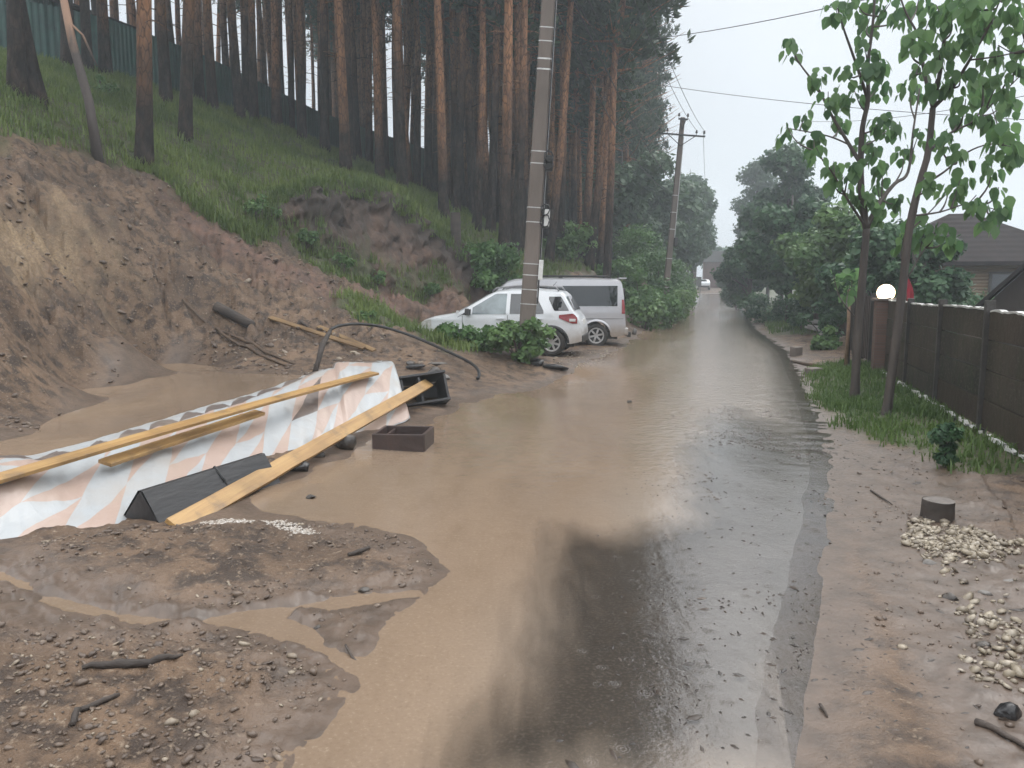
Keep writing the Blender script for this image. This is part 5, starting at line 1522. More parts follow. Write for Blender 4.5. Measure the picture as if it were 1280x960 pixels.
# ------------------------------------------------------------------ stones, logs, sticks, hose
def ico():
    bm = bmesh.new(); bmesh.ops.create_icosphere(bm, subdivisions=2, radius=1); bm.verts.ensure_lookup_table()
    v = np.array([x.co[:] for x in bm.verts]); f = np.array([[q.index for q in p.verts] for p in bm.faces]); bm.free(); return v, f
def ico1():
    bm = bmesh.new(); bmesh.ops.create_icosphere(bm, subdivisions=1, radius=1); bm.verts.ensure_lookup_table()
    v = np.array([x.co[:] for x in bm.verts]); f = np.array([[q.index for q in p.verts] for p in bm.faces]); bm.free(); return v, f
IV, IF = ico(); JV, JF = ico1()
def stone(label, p, s, mat, seed, name="stone", cat="stone", rot=0.0):
    r = np.random.default_rng(seed); v = IV.copy()
    for _ in range(9):
        n = r.normal(0, 1, 3); n /= np.linalg.norm(n); h = r.uniform(.45, .8); dd = v @ n
        v -= np.clip(dd - h, 0, None)[:, None] * n
    v *= (1 + .06 * vnoise(v[:, 0] * 3 + seed, v[:, 1] * 3 + v[:, 2] * 2, seed))[:, None]
    c, s2 = math.cos(rot), math.sin(rot); v = v * np.array(s); v = np.c_[v[:, 0] * c - v[:, 1] * s2, v[:, 0] * s2 + v[:, 1] * c, v[:, 2]]
    o = link(name, npmesh(name, v, IF), mat); o.location = p
    bm = bmesh.new(); bm.from_mesh(o.data); bm.to_mesh(o.data); bm.free()
    return tag(o, label, cat)
M_darkrock = simple("wet_dark_rock", (.075, .062, .05), (.035, .03, .027), 7, .35, bmp=.6)
M_greyrock = simple("grey_rock", (.20, .185, .17), (.12, .11, .10), 8, .5, bmp=.5)
M_brick = simple("red_brick", (.21, .07, .05), (.12, .045, .035), 8, .6, bmp=.4)
M_char = simple("black_plastic_sheet", (.012, .012, .013), (.03, .028, .028), 5, .3, bmp=.9, bscale=14)
M_log = simple("dark_log_bark", (.035, .028, .024), (.07, .055, .045), 5, .8, bmp=.9, bscale=16, stretch=(.3, 1, 1))
def sto(px, py, s, lab, mat, seed, z=None, **k):
    g = gp(px, py); return stone(lab, (g[0], g[1], g[2] + s[2] * .35), s, mat, seed, **k)
sto(430, 560, (.16, .13, .15), "wet dark rock under the leaning plank near the brown frame", M_darkrock, 1)
sto(372, 588, (.17, .12, .09), "low black rock beneath the middle of the leaning plank", M_char, 2)
sto(395, 571, (.12, .1, .08), "dark rock hidden between the plank and the tarpaulin hem", M_darkrock, 3)
sto(786, 503, (.05, .04, .03), "single dark pebble lying on the silt by the flood water", M_darkrock, 4)
g = at(417, 534, 9.0); mb = MB(); mb.box((0, 0, 0), (.22, .11, .07)); o = mb.build("brick", M_brick, None, bevel=.006); o.location = (g[0], g[1], .26); o.rotation_euler = (.2, .25, .5)
tag(o, "dark red brick resting on the tarpaulin hem above the leaning plank", "brick")
# broken dark slabs and rubbish at the far end of the heap
for i, (px, py, s, lab) in enumerate([(520, 463, (.20, .14, .07), "black crumpled scrap at the far end of the tarpaulin"), (541, 469, (.17, .12, .10), "dark broken slab tilted against the rubbish behind the box"),
                                      (556, 475, (.14, .11, .06), "flat grey slab at the outer end of the rubbish pile"), (533, 476, (.12, .1, .06), "small black lump between the rubbish and the box"),
                                      (548, 463, (.18, .12, .05), "bluish grey slab lying on top of the rubbish pile"), (512, 458, (.11, .08, .05), "black lump nearest the slope in the rubbish pile")]):
    g = gp(px, py); stone(lab, (g[0], g[1], g[2] + .05 + (.07 if i == 4 else 0)), s, M_greyrock if i in (2, 4) else M_char if i % 2 == 0 else M_darkrock, 20 + i, name="rubble_piece", cat="rubble", rot=i * .8)
g = gp(700, 462); o = stone("black plastic sack slumped at the road edge below the pole shrub", (g[0] - .1, g[1], g[2] + .05), (.36, .2, .10), M_char, 31, name="plastic_sack", cat="sack", rot=-.3)
g = gp(672, 456); stone("dark wet lump beside the black sack under the shrub", (g[0], g[1], g[2] + .05), (.22, .16, .1), M_char, 32, name="plastic_sack", cat="sack", rot=.4)
g = gp(793, 418); stone("dark clod at the road edge behind the van tow bar", (g[0], g[1], g[2] + .08), (.12, .12, .17), M_darkrock, 33)

def stick(name, label, cat, pix, r, mat, lift=.0, n=8, jit=.1, parts=None):
    P = [gp(*q) for q in pix]; P = [Vector((p[0], p[1], gz(p[0], p[1]) + r[min(i, len(r) - 1)] * .6 + lift)) for i, p in enumerate(P)]
    mb = MB(); pts = []
    for i in range(len(P) - 1):
        for k in range(4): 
            q = P[i].lerp(P[i + 1], k / 4)
            zz = gz(q.x, q.y) + .01
            pts.append(Vector((q.x, q.y, max(q.z, zz if lift == 0 else q.z))))
    pts.append(P[-1])
    a = pts[0].copy(); rad = [np.interp(i / (len(pts) - 1), np.linspace(0, 1, len(r)), r) for i in range(len(pts))]
    mb.tube([p - a for p in pts], rad, n, jit=jit); o = mb.build(name, mat, None, True); o.location = a
    return tag(o, label, cat)
M_branch = simple("wet_brown_branch", (.10, .062, .036), (.055, .036, .024), 8, .6, bmp=.5)
stick("log", "short black burnt log lying on the eroded slope", "log", [(270, 384), (316, 399)], [.105, .10, .085], M_log, lift=.03)
stick("branch", "long thin branch running down the slope towards the tarpaulin", "branch", [(228, 377), (262, 398), (300, 428), (332, 448), (362, 461)], [.025, .03, .02], M_branch)
stick("branch", "second dark branch alongside the long one on the slope", "branch", [(270, 396), (300, 418), (330, 440), (368, 455)], [.016, .03, .014], M_branch)
stick("root", "curled black root just above the two boards on the slope", "root", [(368, 396), (376, 394), (384, 402)], [.04, .035, .02], M_log)
def board_px(label, p0, p1, w, mat):
    a, b = gp(*p0), gp(*p1); a = Vector((a[0], a[1], gz(a[0], a[1]) + .03)); b = Vector((b[0], b[1], gz(b[0], b[1]) + .04))
    plank(label, a, b, w, .035, .35, mat, "board", "board")
board_px("longer weathered board lying on the slope above the tarpaulin", (337, 391), (455, 436), .11, M_plank2)
board_px("shorter yellowish board on the slope beside the black hose", (398, 404), (468, 436), .10, M_plank2)
stick("stake", "black leaning stake planted at the foot of the slope behind the tarpaulin", "stake", [(392, 467), (400, 448)], [.03, .028], M_blackpl)
bpy.data.objects.remove(bpy.data.objects['stake'])
a = gp(393, 468); hose_pts = [Vector(a) + Vector((0, 0, .0)), Vector(at(398, 450, a[1] + .1)), Vector(at(403, 432, a[1] + .3)), Vector(at(413, 413, a[1] + .8))]
mb = MB(); mb.tube([p - hose_pts[0] for p in hose_pts], [.045, .04, .05, .035], 8, jit=.15); o = mb.build("stake", M_log, None, True); o.location = hose_pts[0]
tag(o, "black leaning stake planted at the foot of the slope behind the tarpaulin", "stake")
hp = [(413, 412, 14.0), (425, 407, 14.3), (450, 405, 14.8), (480, 409, 15.2), (515, 420, 15.2), (550, 435, 14.8), (580, 449, 14.2), (595, 459, 13.7), (599, 468, 13.4), (597, 478, 13.1)]
hv = [Vector(at(*q)) for q in hp]
for p in hv: p.z = max(p.z, gz(p.x, p.y) + .03)
sm = []
for i in range(len(hv) - 1):
    p0, p1, p2, p3 = hv[max(0, i - 1)], hv[i], hv[i + 1], hv[min(len(hv) - 1, i + 2)]
    for k in range(6):
        t = k / 6; sm.append(.5 * ((2 * p1) + (p2 - p0) * t + (2 * p0 - 5 * p1 + 4 * p2 - p3) * t * t + (3 * p1 - p0 - 3 * p2 + p3) * t ** 3))
sm.append(hv[-1]); mb = MB(); mb.tube([p - sm[0] for p in sm], .028, 8); o = mb.build("hose", M_cable, None, True); o.location = sm[0]
tag(o, "black hose arching down the slope from the stake to the mud", "hose")
# stump on the scarp edge
g = gp(569, 303); st = thing("tree_stump", "sawn dark pine stump standing on the edge of the scarp", "stump", tuple(g - [0, 0, .25]))
mb = MB(); mb.tube([(0, 0, -.2), (0, 0, .1), (.02, 0, .4), (.02, 0, 1.22)], [.30, .22, .18, .17], 14, cap=False, jit=.06); mb.build("bark", M_log, st, True)
M_cut = simple("sawn_wood_face", (.30, .26, .22), (.20, .17, .14), 14, .6)
mb = MB(); mb.lathe([(0, 0), (.17, 0)], 14, Matrix.Rotation(.15, 3, 'Y'), (.02, 0, 1.215)); mb.build("cut_face", M_cut, st)
# roots and twigs hanging on the scarp
stick("root", "pale root hanging down the grassy edge left of the scarp", "root", [(318, 250), (335, 275), (345, 300)], [.025, .02, .012], M_branch, lift=.03)
stick("root", "thin bent root below the overgrown lip of the scarp", "root", [(345, 262), (356, 275), (355, 292)], [.02, .018, .01], M_branch, lift=.04)
stick("branch", "fallen twig among the weeds at the scarp foot", "branch", [(405, 308), (420, 304), (436, 310)], [.02, .025, .012], M_branch, lift=.03)
stick("branch", "bent twig standing out of the weeds below the scarp", "branch", [(432, 322), (438, 335), (440, 352)], [.02, .016, .01], M_branch, lift=.05)

# debris on the mud fan
stick("branch", "dark rotten stick half buried in the gravelly mud in front", "branch", [(104, 855), (150, 848), (190, 850), (230, 843)], [.008, .022, .018, .006], M_log, jit=.25)
stick("branch", "forked black twig in the mud nearest the camera", "branch", [(92, 925), (100, 905), (130, 893), (150, 885)], [.012, .012, .008], M_log, jit=.2)
stick("branch", "short thick stick lying on the fan close to the brown water", "branch", [(436, 706), (462, 698)], [.012, .016, .01], M_log, jit=.15)
stick("branch", "thin cracked twig beside the rill in the fan", "branch", [(432, 812), (440, 822), (450, 828)], [.006, .006, .004], M_log)
sto(200, 853, (.05, .035, .03), "dark stone under the rotten stick in the mud", M_darkrock, 51)
sto(340, 855, (.045, .03, .022), "dark rounded stone on the fan below the rill", M_darkrock, 52)
sto(397, 786, (.022, .02, .016), "small black pebble in the rill mouth", M_darkrock, 53)
sto(455, 740, (.035, .03, .025), "brown stone near the tip of the fan", M_darkrock, 54)
stick("branch", "long flat dark twig drifting in brown water before the frame", "branch", [(384, 622), (402, 617), (424, 613)], [.008, .012, .005], M_log, lift=.02)
sto(389, 623, (.05, .04, .03), "dark clod awash in the brown water by the fan", M_darkrock, 55)

# loose gravel: countless small stones
def gravel(name, label, P, size, seed, mat, tint, sunk=.25, flat=.65, big=False):
    r = np.random.default_rng(seed); n = len(P); nv = len(JV)
    v0 = np.repeat(JV[None], n, 0)
    for _ in range(7):
        nn = r.normal(0, 1, (n, 3)); nn /= np.linalg.norm(nn, axis=1)[:, None]; hh = r.uniform(.35, .8, n)
        dd = np.clip((v0 * nn[:, None]).sum(-1) - hh[:, None], 0, None); v0 = v0 - dd[..., None] * nn[:, None]
    a = r.uniform(0, 6.283, n); sc = size[:, None] * np.c_[r.uniform(.8, 1.4, n), r.uniform(.6, 1, n), r.uniform(.6, 1, n) * flat]
    v = v0 * (1.18 + r.uniform(-.07, .07, (n, nv, 1))) * sc[:, None, :]
    c, s = np.cos(a)[:, None], np.sin(a)[:, None]
    X = v[..., 0] * c - v[..., 1] * s; Y = v[..., 0] * s + v[..., 1] * c
    t_ = r.normal(0, .35, (n, 1)); Z = v[..., 2] + X * t_
    V = np.stack([X + P[:, None, 0], Y + P[:, None, 1], Z + P[:, None, 2] + (size * flat * (.5 - sunk))[:, None]], -1).reshape(-1, 3)
    F = (JF[None] + (np.arange(n) * nv)[:, None, None]).reshape(-1, 3)
    o = link(name, npmesh(name, V, F, np.repeat(tint, nv)), mat)
    return tag(o, label, "gravel", None, "stuff")
def gravmat(name, a, b, c3):
    m = bpy.data.materials.new(name); N, L, B = nodes(m)
    t = N.new('ShaderNodeAttribute'); t.attribute_name = 'tint'
    cr = N.new('ShaderNodeValToRGB'); el = cr.color_ramp.elements
    el[0].color = (*a, 1); el[1].color = (*c3, 1); e = el.new(.55); e.color = (*b, 1); L.new(t.outputs['Fac'], cr.inputs[0])
    n = noise(N, L, 30, 4); L.new(mixc(N, L, mrange(N, L, n, .4, .7, 0, .5), cr.outputs[0], a), B.inputs['Base Color']); B.inputs['Roughness'].default_value = .42
    bump(N, L, B, n, .4, .01); return m
M_grav = gravmat("muddy_gravel", (.07, .05, .038), (.17, .125, .092), (.42, .36, .27))
M_gravlight = gravmat("pale_limestone_gravel", (.13, .105, .08), (.33, .28, .205), (.46, .41, .34))
r = np.random.default_rng(123)
def scatter(cond, box, n):
    x = r.uniform(box[0], box[1], n); y = r.uniform(box[2], box[3], n); k = cond(x, y); return x[k], y[k]
def offwater(x, y, m_=.03): return np.maximum.reduce(S_water(x, y)) < -m_
x, y = scatter(lambda x, y: (sdist(fan, x, y) > 0) & offwater(x, y, .02) & (r.uniform(0, 1, len(x)) < .12 + .88 * sstep(-.05, .4, fbm(x * 2, y * 2, 3, 131))), (-5, 1, 1.2, 6.5), 26000)
sz = np.clip(r.lognormal(-4.75, .52, len(x)), .004, .032)
gravel("fan_gravel", "small brown and pale stones strewn through the mud fan", np.c_[x, y, ground_z(x, y)], sz, 1, M_grav, np.clip(r.beta(1.6, 2.6, len(x)) + (sz < .007) * .05, 0, 1))
bank_zone = lambda x, y: (base_z(x, y) > .28) & (base_z(x, y) < 4.6) & (sdist(turf_bank, x, y) < -.2) & offwater(x, y, .1) & (x < -.4) & (y > 4) & (np.degrees(np.arctan2(x, y)) > -40) & (r.uniform(0, 1, len(x)) < .15 + .85 * sstep(-.1, .4, fbm(x * 1.1, y * 1.1, 3, 133)))
x, y = scatter(bank_zone, (-12, 1, 5, 20), 16000)
sz = np.clip(r.lognormal(-3.85, .55, len(x)), .009, .10)
gravel("bank_gravel", "stones and clods scattered over the eroded dirt slope", np.c_[x, y, ground_z(x, y)], sz, 2, M_grav, np.clip(r.beta(1.5, 2.4, len(x)), 0, 1))
x, y = scatter(lambda x, y: (sdist(stones_p, x, y) + .12 * fbm(x * 3, y * 3, 3, 137) > 0) & (r.uniform(0, 1, len(x)) < (.10 + .9 * sstep(-.25, .25, fbm(x * 1.4, y * 1.4, 3, 139))) * (1 - .72 * sstep(4.7, 4.0, y))), (1.2, 4.6, 2.0, 6.6), 34000)
sz = np.clip(r.lognormal(-4.25, .6, len(x)), .005, .042)
gravel("verge_gravel", "heap of pale yellowish limestone lumps spilled on the muddy verge", np.c_[x, y, ground_z(x, y) + .012 * r.random(len(x))], sz, 3, M_gravlight, np.clip(r.beta(1.7, 1.9, len(x)), 0, 1), sunk=.5)
x, y = scatter(lambda x, y: (xy2uv(x, y)[0] > .75) & (xy2uv(x, y)[0] < 2.6) & (y < 9) & (r.uniform(0, 1, len(x)) < .08 + .92 * sstep(.05, .5, fbm(x * 1.8, y * 1.8, 3, 141))), (0.5, 5.0, 1.4, 9), 9000)
sz = np.clip(r.lognormal(-4.9, .55, len(x)), .004, .025)
gravel("silt_gravel", "tiny stones and grit on the wet silt beside the street", np.c_[x, y, ground_z(x, y)], sz, 4, M_grav, np.clip(r.beta(1.4, 2.2, len(x)), 0, 1))
pad = gpoly([(690,460),(720,440),(790,428),(830,425),(800,445),(760,455),(735,468)])
x, y = scatter(lambda x, y: sdist(pad, x, y) > -.1, (-1, 6, 13, 24), 5000)
gravel("pad_gravel", "fine pale gravel washed out under the parked cars", np.c_[x, y, ground_z(x, y)], np.clip(r.lognormal(-4.3, .5, len(x)), .006, .04), 5, M_gravlight, np.clip(r.beta(1.6, 2.4, len(x)), 0, 1))
# leaf litter and bark scraps on the street and verge
def litter(name, label, P, size, seed, mat):
    r = np.random.default_rng(seed); n = len(P)
    a = r.uniform(0, 6.283, n); l = size; w = size * r.uniform(.18, .5, n)
    ex_ = np.c_[np.cos(a), np.sin(a), r.normal(0, .12, n)]; ey_ = np.c_[-np.sin(a), np.cos(a), r.normal(0, .12, n)]
    up = np.c_[np.zeros(n), np.zeros(n), np.ones(n)]; h = (size * .14)[:, None]
    P = P + up * .003
    ring = [P - ex_ * l[:, None], P - ex_ * (l * .3)[:, None] + ey_ * w[:, None], P + ex_ * (l * .6)[:, None] + ey_ * (w * .7)[:, None], P + ex_ * l[:, None], P + ex_ * (l * .2)[:, None] - ey_ * w[:, None], P - ex_ * (l * .6)[:, None] - ey_ * (w * .6)[:, None]]
    V = np.stack([q_ - up * .004 for q_ in ring] + [P + up * h + ex_ * (l * .1)[:, None]], 1).reshape(-1, 3)
    k = np.arange(n) * 7
    F = np.concatenate([np.c_[k + j, k + (j + 1) % 6, k + 6] for j in range(6)])
    o = link(name, npmesh(name, V, F, np.repeat(r.uniform(0, 1, n), 7)), mat); return tag(o, label, "litter", None, "stuff")
M_lit = gravmat("rotten_leaf_scraps", (.018, .013, .010), (.035, .025, .018), (.075, .05, .035))
x, y = scatter(lambda x, y: (np.abs(xy2uv(x, y)[0] - .75 + .0 * y) < 1.6) & (r.uniform(0, 1, len(x)) < (.06 + .94 * sstep(.0, .5, fbm(x * 1.3, y * 1.3, 3, 151))) * np.exp(-((xy2uv(x, y)[0] - .45) / .75) ** 2)), (-1.2, 4, 1.4, 11), 17000)
wzl = np.where(offwater(x, y, 0), ground_z(x, y), base_z(x, y) + .002)
litter("leaf_litter", "dark leaf scraps and bark bits washed onto the wet street", np.c_[x, y, wzl], np.clip(r.lognormal(-4.45, .55, len(x)), .004, .040), 6, M_lit)
x, y = scatter(lambda x, y: (xy2uv(x, y)[0] > 1.0) & (sdist(turf_right, x, y) < .3) & (r.uniform(0, 1, len(x)) < .12 + .5 * sstep(.05, .5, fbm(x * 1.5, y * 1.5, 3, 153))), (1.2, 6, 2, 12), 6000)
litter("bark_scraps", "dark clods and bark scraps on the muddy verge", np.c_[x, y, ground_z(x, y)], np.clip(r.lognormal(-3.85, .5, len(x)), .008, .07), 7, M_lit)
# lone larger stones of the right verge
sto(1161, 708, (.055, .045, .035), "grey rounded stone at the near edge of the pale heap", M_greyrock, 61)
sto(1265, 733, (.09, .06, .035), "flat bluish grey stone lying on the pale gravel heap", M_greyrock, 62)
sto(1233, 745, (.05, .04, .025), "small blue grey stone next to the flat one on the gravel", M_greyrock, 63)
sto(1187, 750, (.05, .04, .035), "brown clod below the gravel heap", M_darkrock, 64)
sto(1262, 897, (.075, .05, .045), "black burnt lump at the lower edge of the gravel", M_char, 65)
sto(1230, 810, (.05, .03, .025), "dark flat clod among scattered pale stones", M_darkrock, 66)
stick("branch", "black curved stick on the mud by the burnt lump", "branch", [(1220, 910), (1250, 925), (1290, 945)], [.016, .012, .008], M_log)
stick("branch", "thin dark twig at the water line near the round stump", "branch", [(1088, 617), (1102, 626), (1115, 634)], [.008, .007, .004], M_log)
stick("branch", "small straight twig lying on the silt of the street", "branch", [(1025, 884), (1034, 898)], [.007, .004], M_log)
# ------------------------------------------------------------------ right hand side: fence, lamp, flag, trees, houses
M_board = bpy.data.materials.new("mossy_fence_slab"); N, L, B = nodes(M_board)
n1 = noise(N, L, 1.2, 5); n2 = noise(N, L, 5, 5, None, .6, 0, (1, 1, .5)); n3 = noise(N, L, 22, 4, None, .6, 0, (.6, .6, 1.5))
c = mixc(N, L, mrange(N, L, n1, .35, .65), (.021, .021, .017), (.064, .054, .041))
c = mixc(N, L, mrange(N, L, n2, .48, .66, 0, .85), c, (.026, .036, .018))
c = mixc(N, L, mrange(N, L, n3, .54, .72, 0, .8), c, (.105, .09, .07))
oi = N.new('ShaderNodeObjectInfo'); c = mixc(N, L, mrange(N, L, oi.outputs['Random'], 0, 1, .0, .65), c, (.05, .034, .024))
L.new(c, B.inputs['Base Color']); B.inputs['Roughness'].default_value = .65; B.inputs['Specular IOR Level'].default_value = .25; bump(N, L, B, math_(N, L, 'ADD', n2, math_(N, L, 'MULTIPLY', n3, .5)), .5, .02)
M_fpost = simple("black_damp_post", (.028, .026, .024), (.05, .044, .038), 5, .6, bmp=.5)
M_capw = simple("white_edge_strip", (.60, .60, .58), (.42, .41, .38), 7, .5, bmp=.5)
M_brownsheet = simple("brown_board_wall", (.055, .038, .03), (.03, .022, .018), 2.5, .6, bmp=.4, bscale=10, stretch=(1, 1, .2))
K0 = on_plane(1106, 464, .12); K1 = on_plane(1281, 567, .12)
d = Vector(K1 - K0).normalized(); ln_ = (Vector(K1) - Vector(K0)).length
o_f = thing("slab_fence", "low dark mossy slab fence with a white strip along its top", "fence", tuple(K0), (0, 0, math.atan2(d.y, d.x)))
Ltot = 17.0; npan = 8; wpan = Ltot / npan
R_ = random.Random(9)
for k in range(npan):
    x0 = k * wpan
    for j, (z0, z1) in enumerate(((.02, .34), (.352, .67), (.682, 1.0), (1.012, 1.33))):
        mb = MB(); mb.box((x0 + wpan / 2, R_.uniform(-.004, .004), (z0 + z1) / 2), (wpan - .06, .05, z1 - z0)); mb.build("fence_slab", M_board, o_f, bevel=.008)
    mb = MB(); mb.box((x0, -.02, .69), (.07, .10, 1.46 + R_.uniform(-.02, .05)), Matrix.Rotation(R_.uniform(-.012, .012), 3, 'Y')); mb.build("fence_post", M_fpost, o_f, bevel=.006)
    V = []; F = []; nn = 24
    for i in range(nn + 1):
        x = x0 + .05 + (wpan - .1) * i / nn; z = 1.338 + .006 * math.sin(i * .9 + k * 2) + R_.uniform(-.006, .006) - .02 * (k % 2)
        h_ = .016 + R_.uniform(0, .012)
        V += [(x, -.032, z), (x, .032, z), (x, .032, z + h_), (x, -.032, z + h_)]
    for i in range(nn):
        for j in range(4): F.append((i * 4 + j, i * 4 + (j + 1) % 4, i * 4 + 4 + (j + 1) % 4, i * 4 + 4 + j))
    mb = MB(); mb.add(V, F); mb.build("top_strip", M_capw, o_f)
    V = []; F = []
    for i in range(nn + 1):
        x = x0 + wpan * i / nn; y = -.09 + .02 * math.sin(i + k); z = .0 + R_.uniform(-.012, .008); h_ = .026 + R_.uniform(-.01, .014)
        V += [(x, y - .025, z), (x, y + .025, z), (x, y + .02, z + h_), (x, y - .02, z + h_)]
    for i in range(nn):
        if R_.random() < .22: continue
        for j in range(4): F.append((i * 4 + j, i * 4 + (j + 1) % 4, i * 4 + 4 + (j + 1) % 4, i * 4 + 4 + j))
    mb = MB(); mb.add(V, F); mb.build("base_strip", M_capw, o_f)
# brown board fence going on beyond the lamp column
o_b = thing("board_fence", "brown upright board fence continuing behind the two young trees", "fence", tuple(K0), (0, 0, math.atan2(-d.y, -d.x)))
for k in range(4):
    mb = MB(); V = []; F = []
    for i in range(11):
        x = .42 + k * 1.25 + i * .12
        mb.box((x, .0 + .012 * (i % 2), .72), (.113, .03, 1.36 + .02 * R_.random()))
    mb.build("board_panel", M_brownsheet, o_b)
    mb = MB(); mb.box((.36 + k * 1.25, .03, .72), (.08, .1, 1.5)); mb.build("fence_post", M_fpost, o_b)
# lamp column
Cc = K0 + np.array([-.02, .1, 0])
lc = thing("lamp_post", "brick gate column carrying a glowing round globe lamp", "lamp", tuple(Cc), (0, 0, math.atan2(d.y, d.x)))
m = bpy.data.materials.new("dark_column_brick"); N, L, B = nodes(m)
bt = N.new('ShaderNodeTexBrick'); bt.inputs['Scale'].default_value = 5; bt.inputs['Color1'].default_value = (.14, .075, .055, 1); bt.inputs['Color2'].default_value = (.10, .06, .045, 1); bt.inputs['Mortar'].default_value = (.10, .09, .08, 1)
tc = N.new('ShaderNodeTexCoord'); mpg = N.new('ShaderNodeMapping'); mpg.inputs['Rotation'].default_value = (math.pi / 2, 0, 0); L.new(tc.outputs['Object'], mpg.inputs[0]); L.new(mpg.outputs[0], bt.inputs['Vector'])
L.new(bt.outputs['Color'], B.inputs['Base Color']); B.inputs['Roughness'].default_value = .7
M_col = m
mb = MB(); mb.box((0, 0, .66), (.34, .34, 1.36)); mb.build("column", M_col, lc, bevel=.01)
mb = MB(); mb.box((0, 0, 1.365), (.44, .44, .05)); mb.build("cap_slab", M_conc, lc, bevel=.01)
mb = MB(); mb.lathe([(.09, 1.39), (.09, 1.42), (.06, 1.45)], 16); mb.build("lamp_base", M_plate, lc, True)
M_globe = bpy.data.materials.new("lit_globe"); N, L, B = nodes(M_globe)
B.inputs['Base Color'].default_value = (.9, .88, .8, 1); lw = N.new('ShaderNodeLayerWeight'); lw.inputs[0].default_value = .35; L.new(mixc(N, L, lw.outputs['Facing'], (1, .93, .78), (.95, .55, .22)), B.inputs['Emission Color']); B.inputs['Emission Strength'].default_value = 5
lampz = float(at(1110, 366, Cc[1])[2]) - Cc[2]
mb = MB(); mb.lathe([(0.16 * math.sin(q), lampz - 0.16 * math.cos(q)) for q in np.linspace(.02, math.pi - .02, 20)], 28); mb.build("globe", M_globe, lc, True)
# red flag furled on a stick
g = at(1133, 380, Cc[1] - .45); fl = thing("red_flag", "limp crimson flag on a stick beside the lamp", "flag", tuple(g))
M_flag = simple("crimson_cloth", (.34, .012, .03), (.20, .008, .02), 6, .6, bmp=.3)
mb = MB(); mb.tube([(-.02, 0, -.75), (.0, 0, .0), (-.06, 0, .58)], .012, 6); mb.build("stick", M_branch, fl, True)
V = []; F = []; nn = 12
for i in range(nn + 1):
    t = i / nn
    for j in range(6):
        s = j / 5; w = .04 + .24 * t
        V.append((-.06 + .10 * t * .6 + s * w * (.7 + .2 * math.sin(t * 5)), .035 * math.sin(s * 9 + t * 3) * (t + .2), .56 - .58 * t - .05 * s * t))
for i in range(nn):
    for j in range(5): F.append((i * 6 + j, i * 6 + j + 1, i * 6 + 7 + j, i * 6 + 6 + j))
mb = MB(); mb.add(V, F); o = mb.build("cloth", M_flag, fl, True); sl = o.modifiers.new("thick", 'SOLIDIFY'); sl.thickness = .006

# ------------------------------------------------------------------ houses behind the fence
M_roofbrown = bpy.data.materials.new("brown_roof_tiles"); N, L, B = nodes(M_roofbrown)
tc = N.new('ShaderNodeTexCoord'); wv = N.new('ShaderNodeTexWave'); wv.inputs['Scale'].default_value = 1.6; wv.bands_direction = 'Z'; wv.inputs['Distortion'].default_value = .6; L.new(tc.outputs['Object'], wv.inputs['Vector'])
n = noise(N, L, 3, 5); L.new(mixc(N, L, mrange(N, L, n, .35, .65), (.026, .019, .018), (.016, .012, .012)), B.inputs['Base Color']); B.inputs['Roughness'].default_value = .85; B.inputs['Specular IOR Level'].default_value = .2; bump(N, L, B, wv.outputs['Fac'], .25, .05)
M_logwall = bpy.data.materials.new("tan_plank_wall"); N, L, B = nodes(M_logwall)
tc = N.new('ShaderNodeTexCoord'); wv = N.new('ShaderNodeTexWave'); wv.inputs['Scale'].default_value = 2.6; wv.bands_direction = 'Z'; L.new(tc.outputs['Object'], wv.inputs['Vector'])
n = noise(N, L, 3, 5, None, .6, 0, (.3, .3, 2)); L.new(mixc(N, L, mrange(N, L, n, .35, .65), (.20, .14, .085), (.13, .09, .055)), B.inputs['Base Color']); B.inputs['Roughness'].default_value = .65; bump(N, L, B, wv.outputs['Fac'], .6, .04)
def hip_house(name, label, c, w, dp, hw, hr, rot, mw, mr, ridge=.3, over=.45):
    o = thing(name, label, "house", c, (0, 0, rot))
    mb = MB(); mb.box((0, 0, hw / 2), (w, dp, hw)); mb.build("wall", mw, o)
    a, b = w / 2 + over, dp / 2 + over; rx = w / 2 * ridge
    mb = MB(); mb.add([(-a, -b, hw), (a, -b, hw), (a, b, hw), (-a, b, hw), (-rx, 0, hr), (rx, 0, hr), (-a, -b, hw - .14), (a, -b, hw - .14), (a, b, hw - .14), (-a, b, hw - .14)],
                      [(0, 1, 5, 4), (1, 2, 5), (2, 3, 4, 5), (3, 0, 4), (6, 7, 1, 0), (7, 8, 2, 1), (8, 9, 3, 2), (9, 6, 0, 3), (9, 8, 7, 6)])
    mb.build("roof", mr, o); return o
c = at(1212, 366, 29.0); gzv = base_z(c[0], c[1])[0]
hs = hip_house("wooden_house", "low tan wooden house with wide brown hipped roof behind the fence", (c[0] + .6, c[1] + 2, gzv), 7.0, 5.0, 2.55 - gzv + .1, 4.6 - gzv, math.radians(-14), M_logwall, M_roofbrown, .12, .55)
for x_ in (-1.6, .9):
    mb = MB(); mb.box((x_, -2.52, 1.3), (.9, .06, 1.0)); w_ = mb.build("window", M_glass, hs)
    mb = MB()
    for cx_, cz_, sx_, sz_ in ((0, .54, 1.06, .09), (0, -.54, 1.06, .09), (-.49, 0, .09, 1.0), (.49, 0, .09, 1.0)): mb.box((x_ + cx_, -2.56, 1.3 + cz_), (sx_, .06, sz_))
    mb.build("frame", M_fpost, w_)
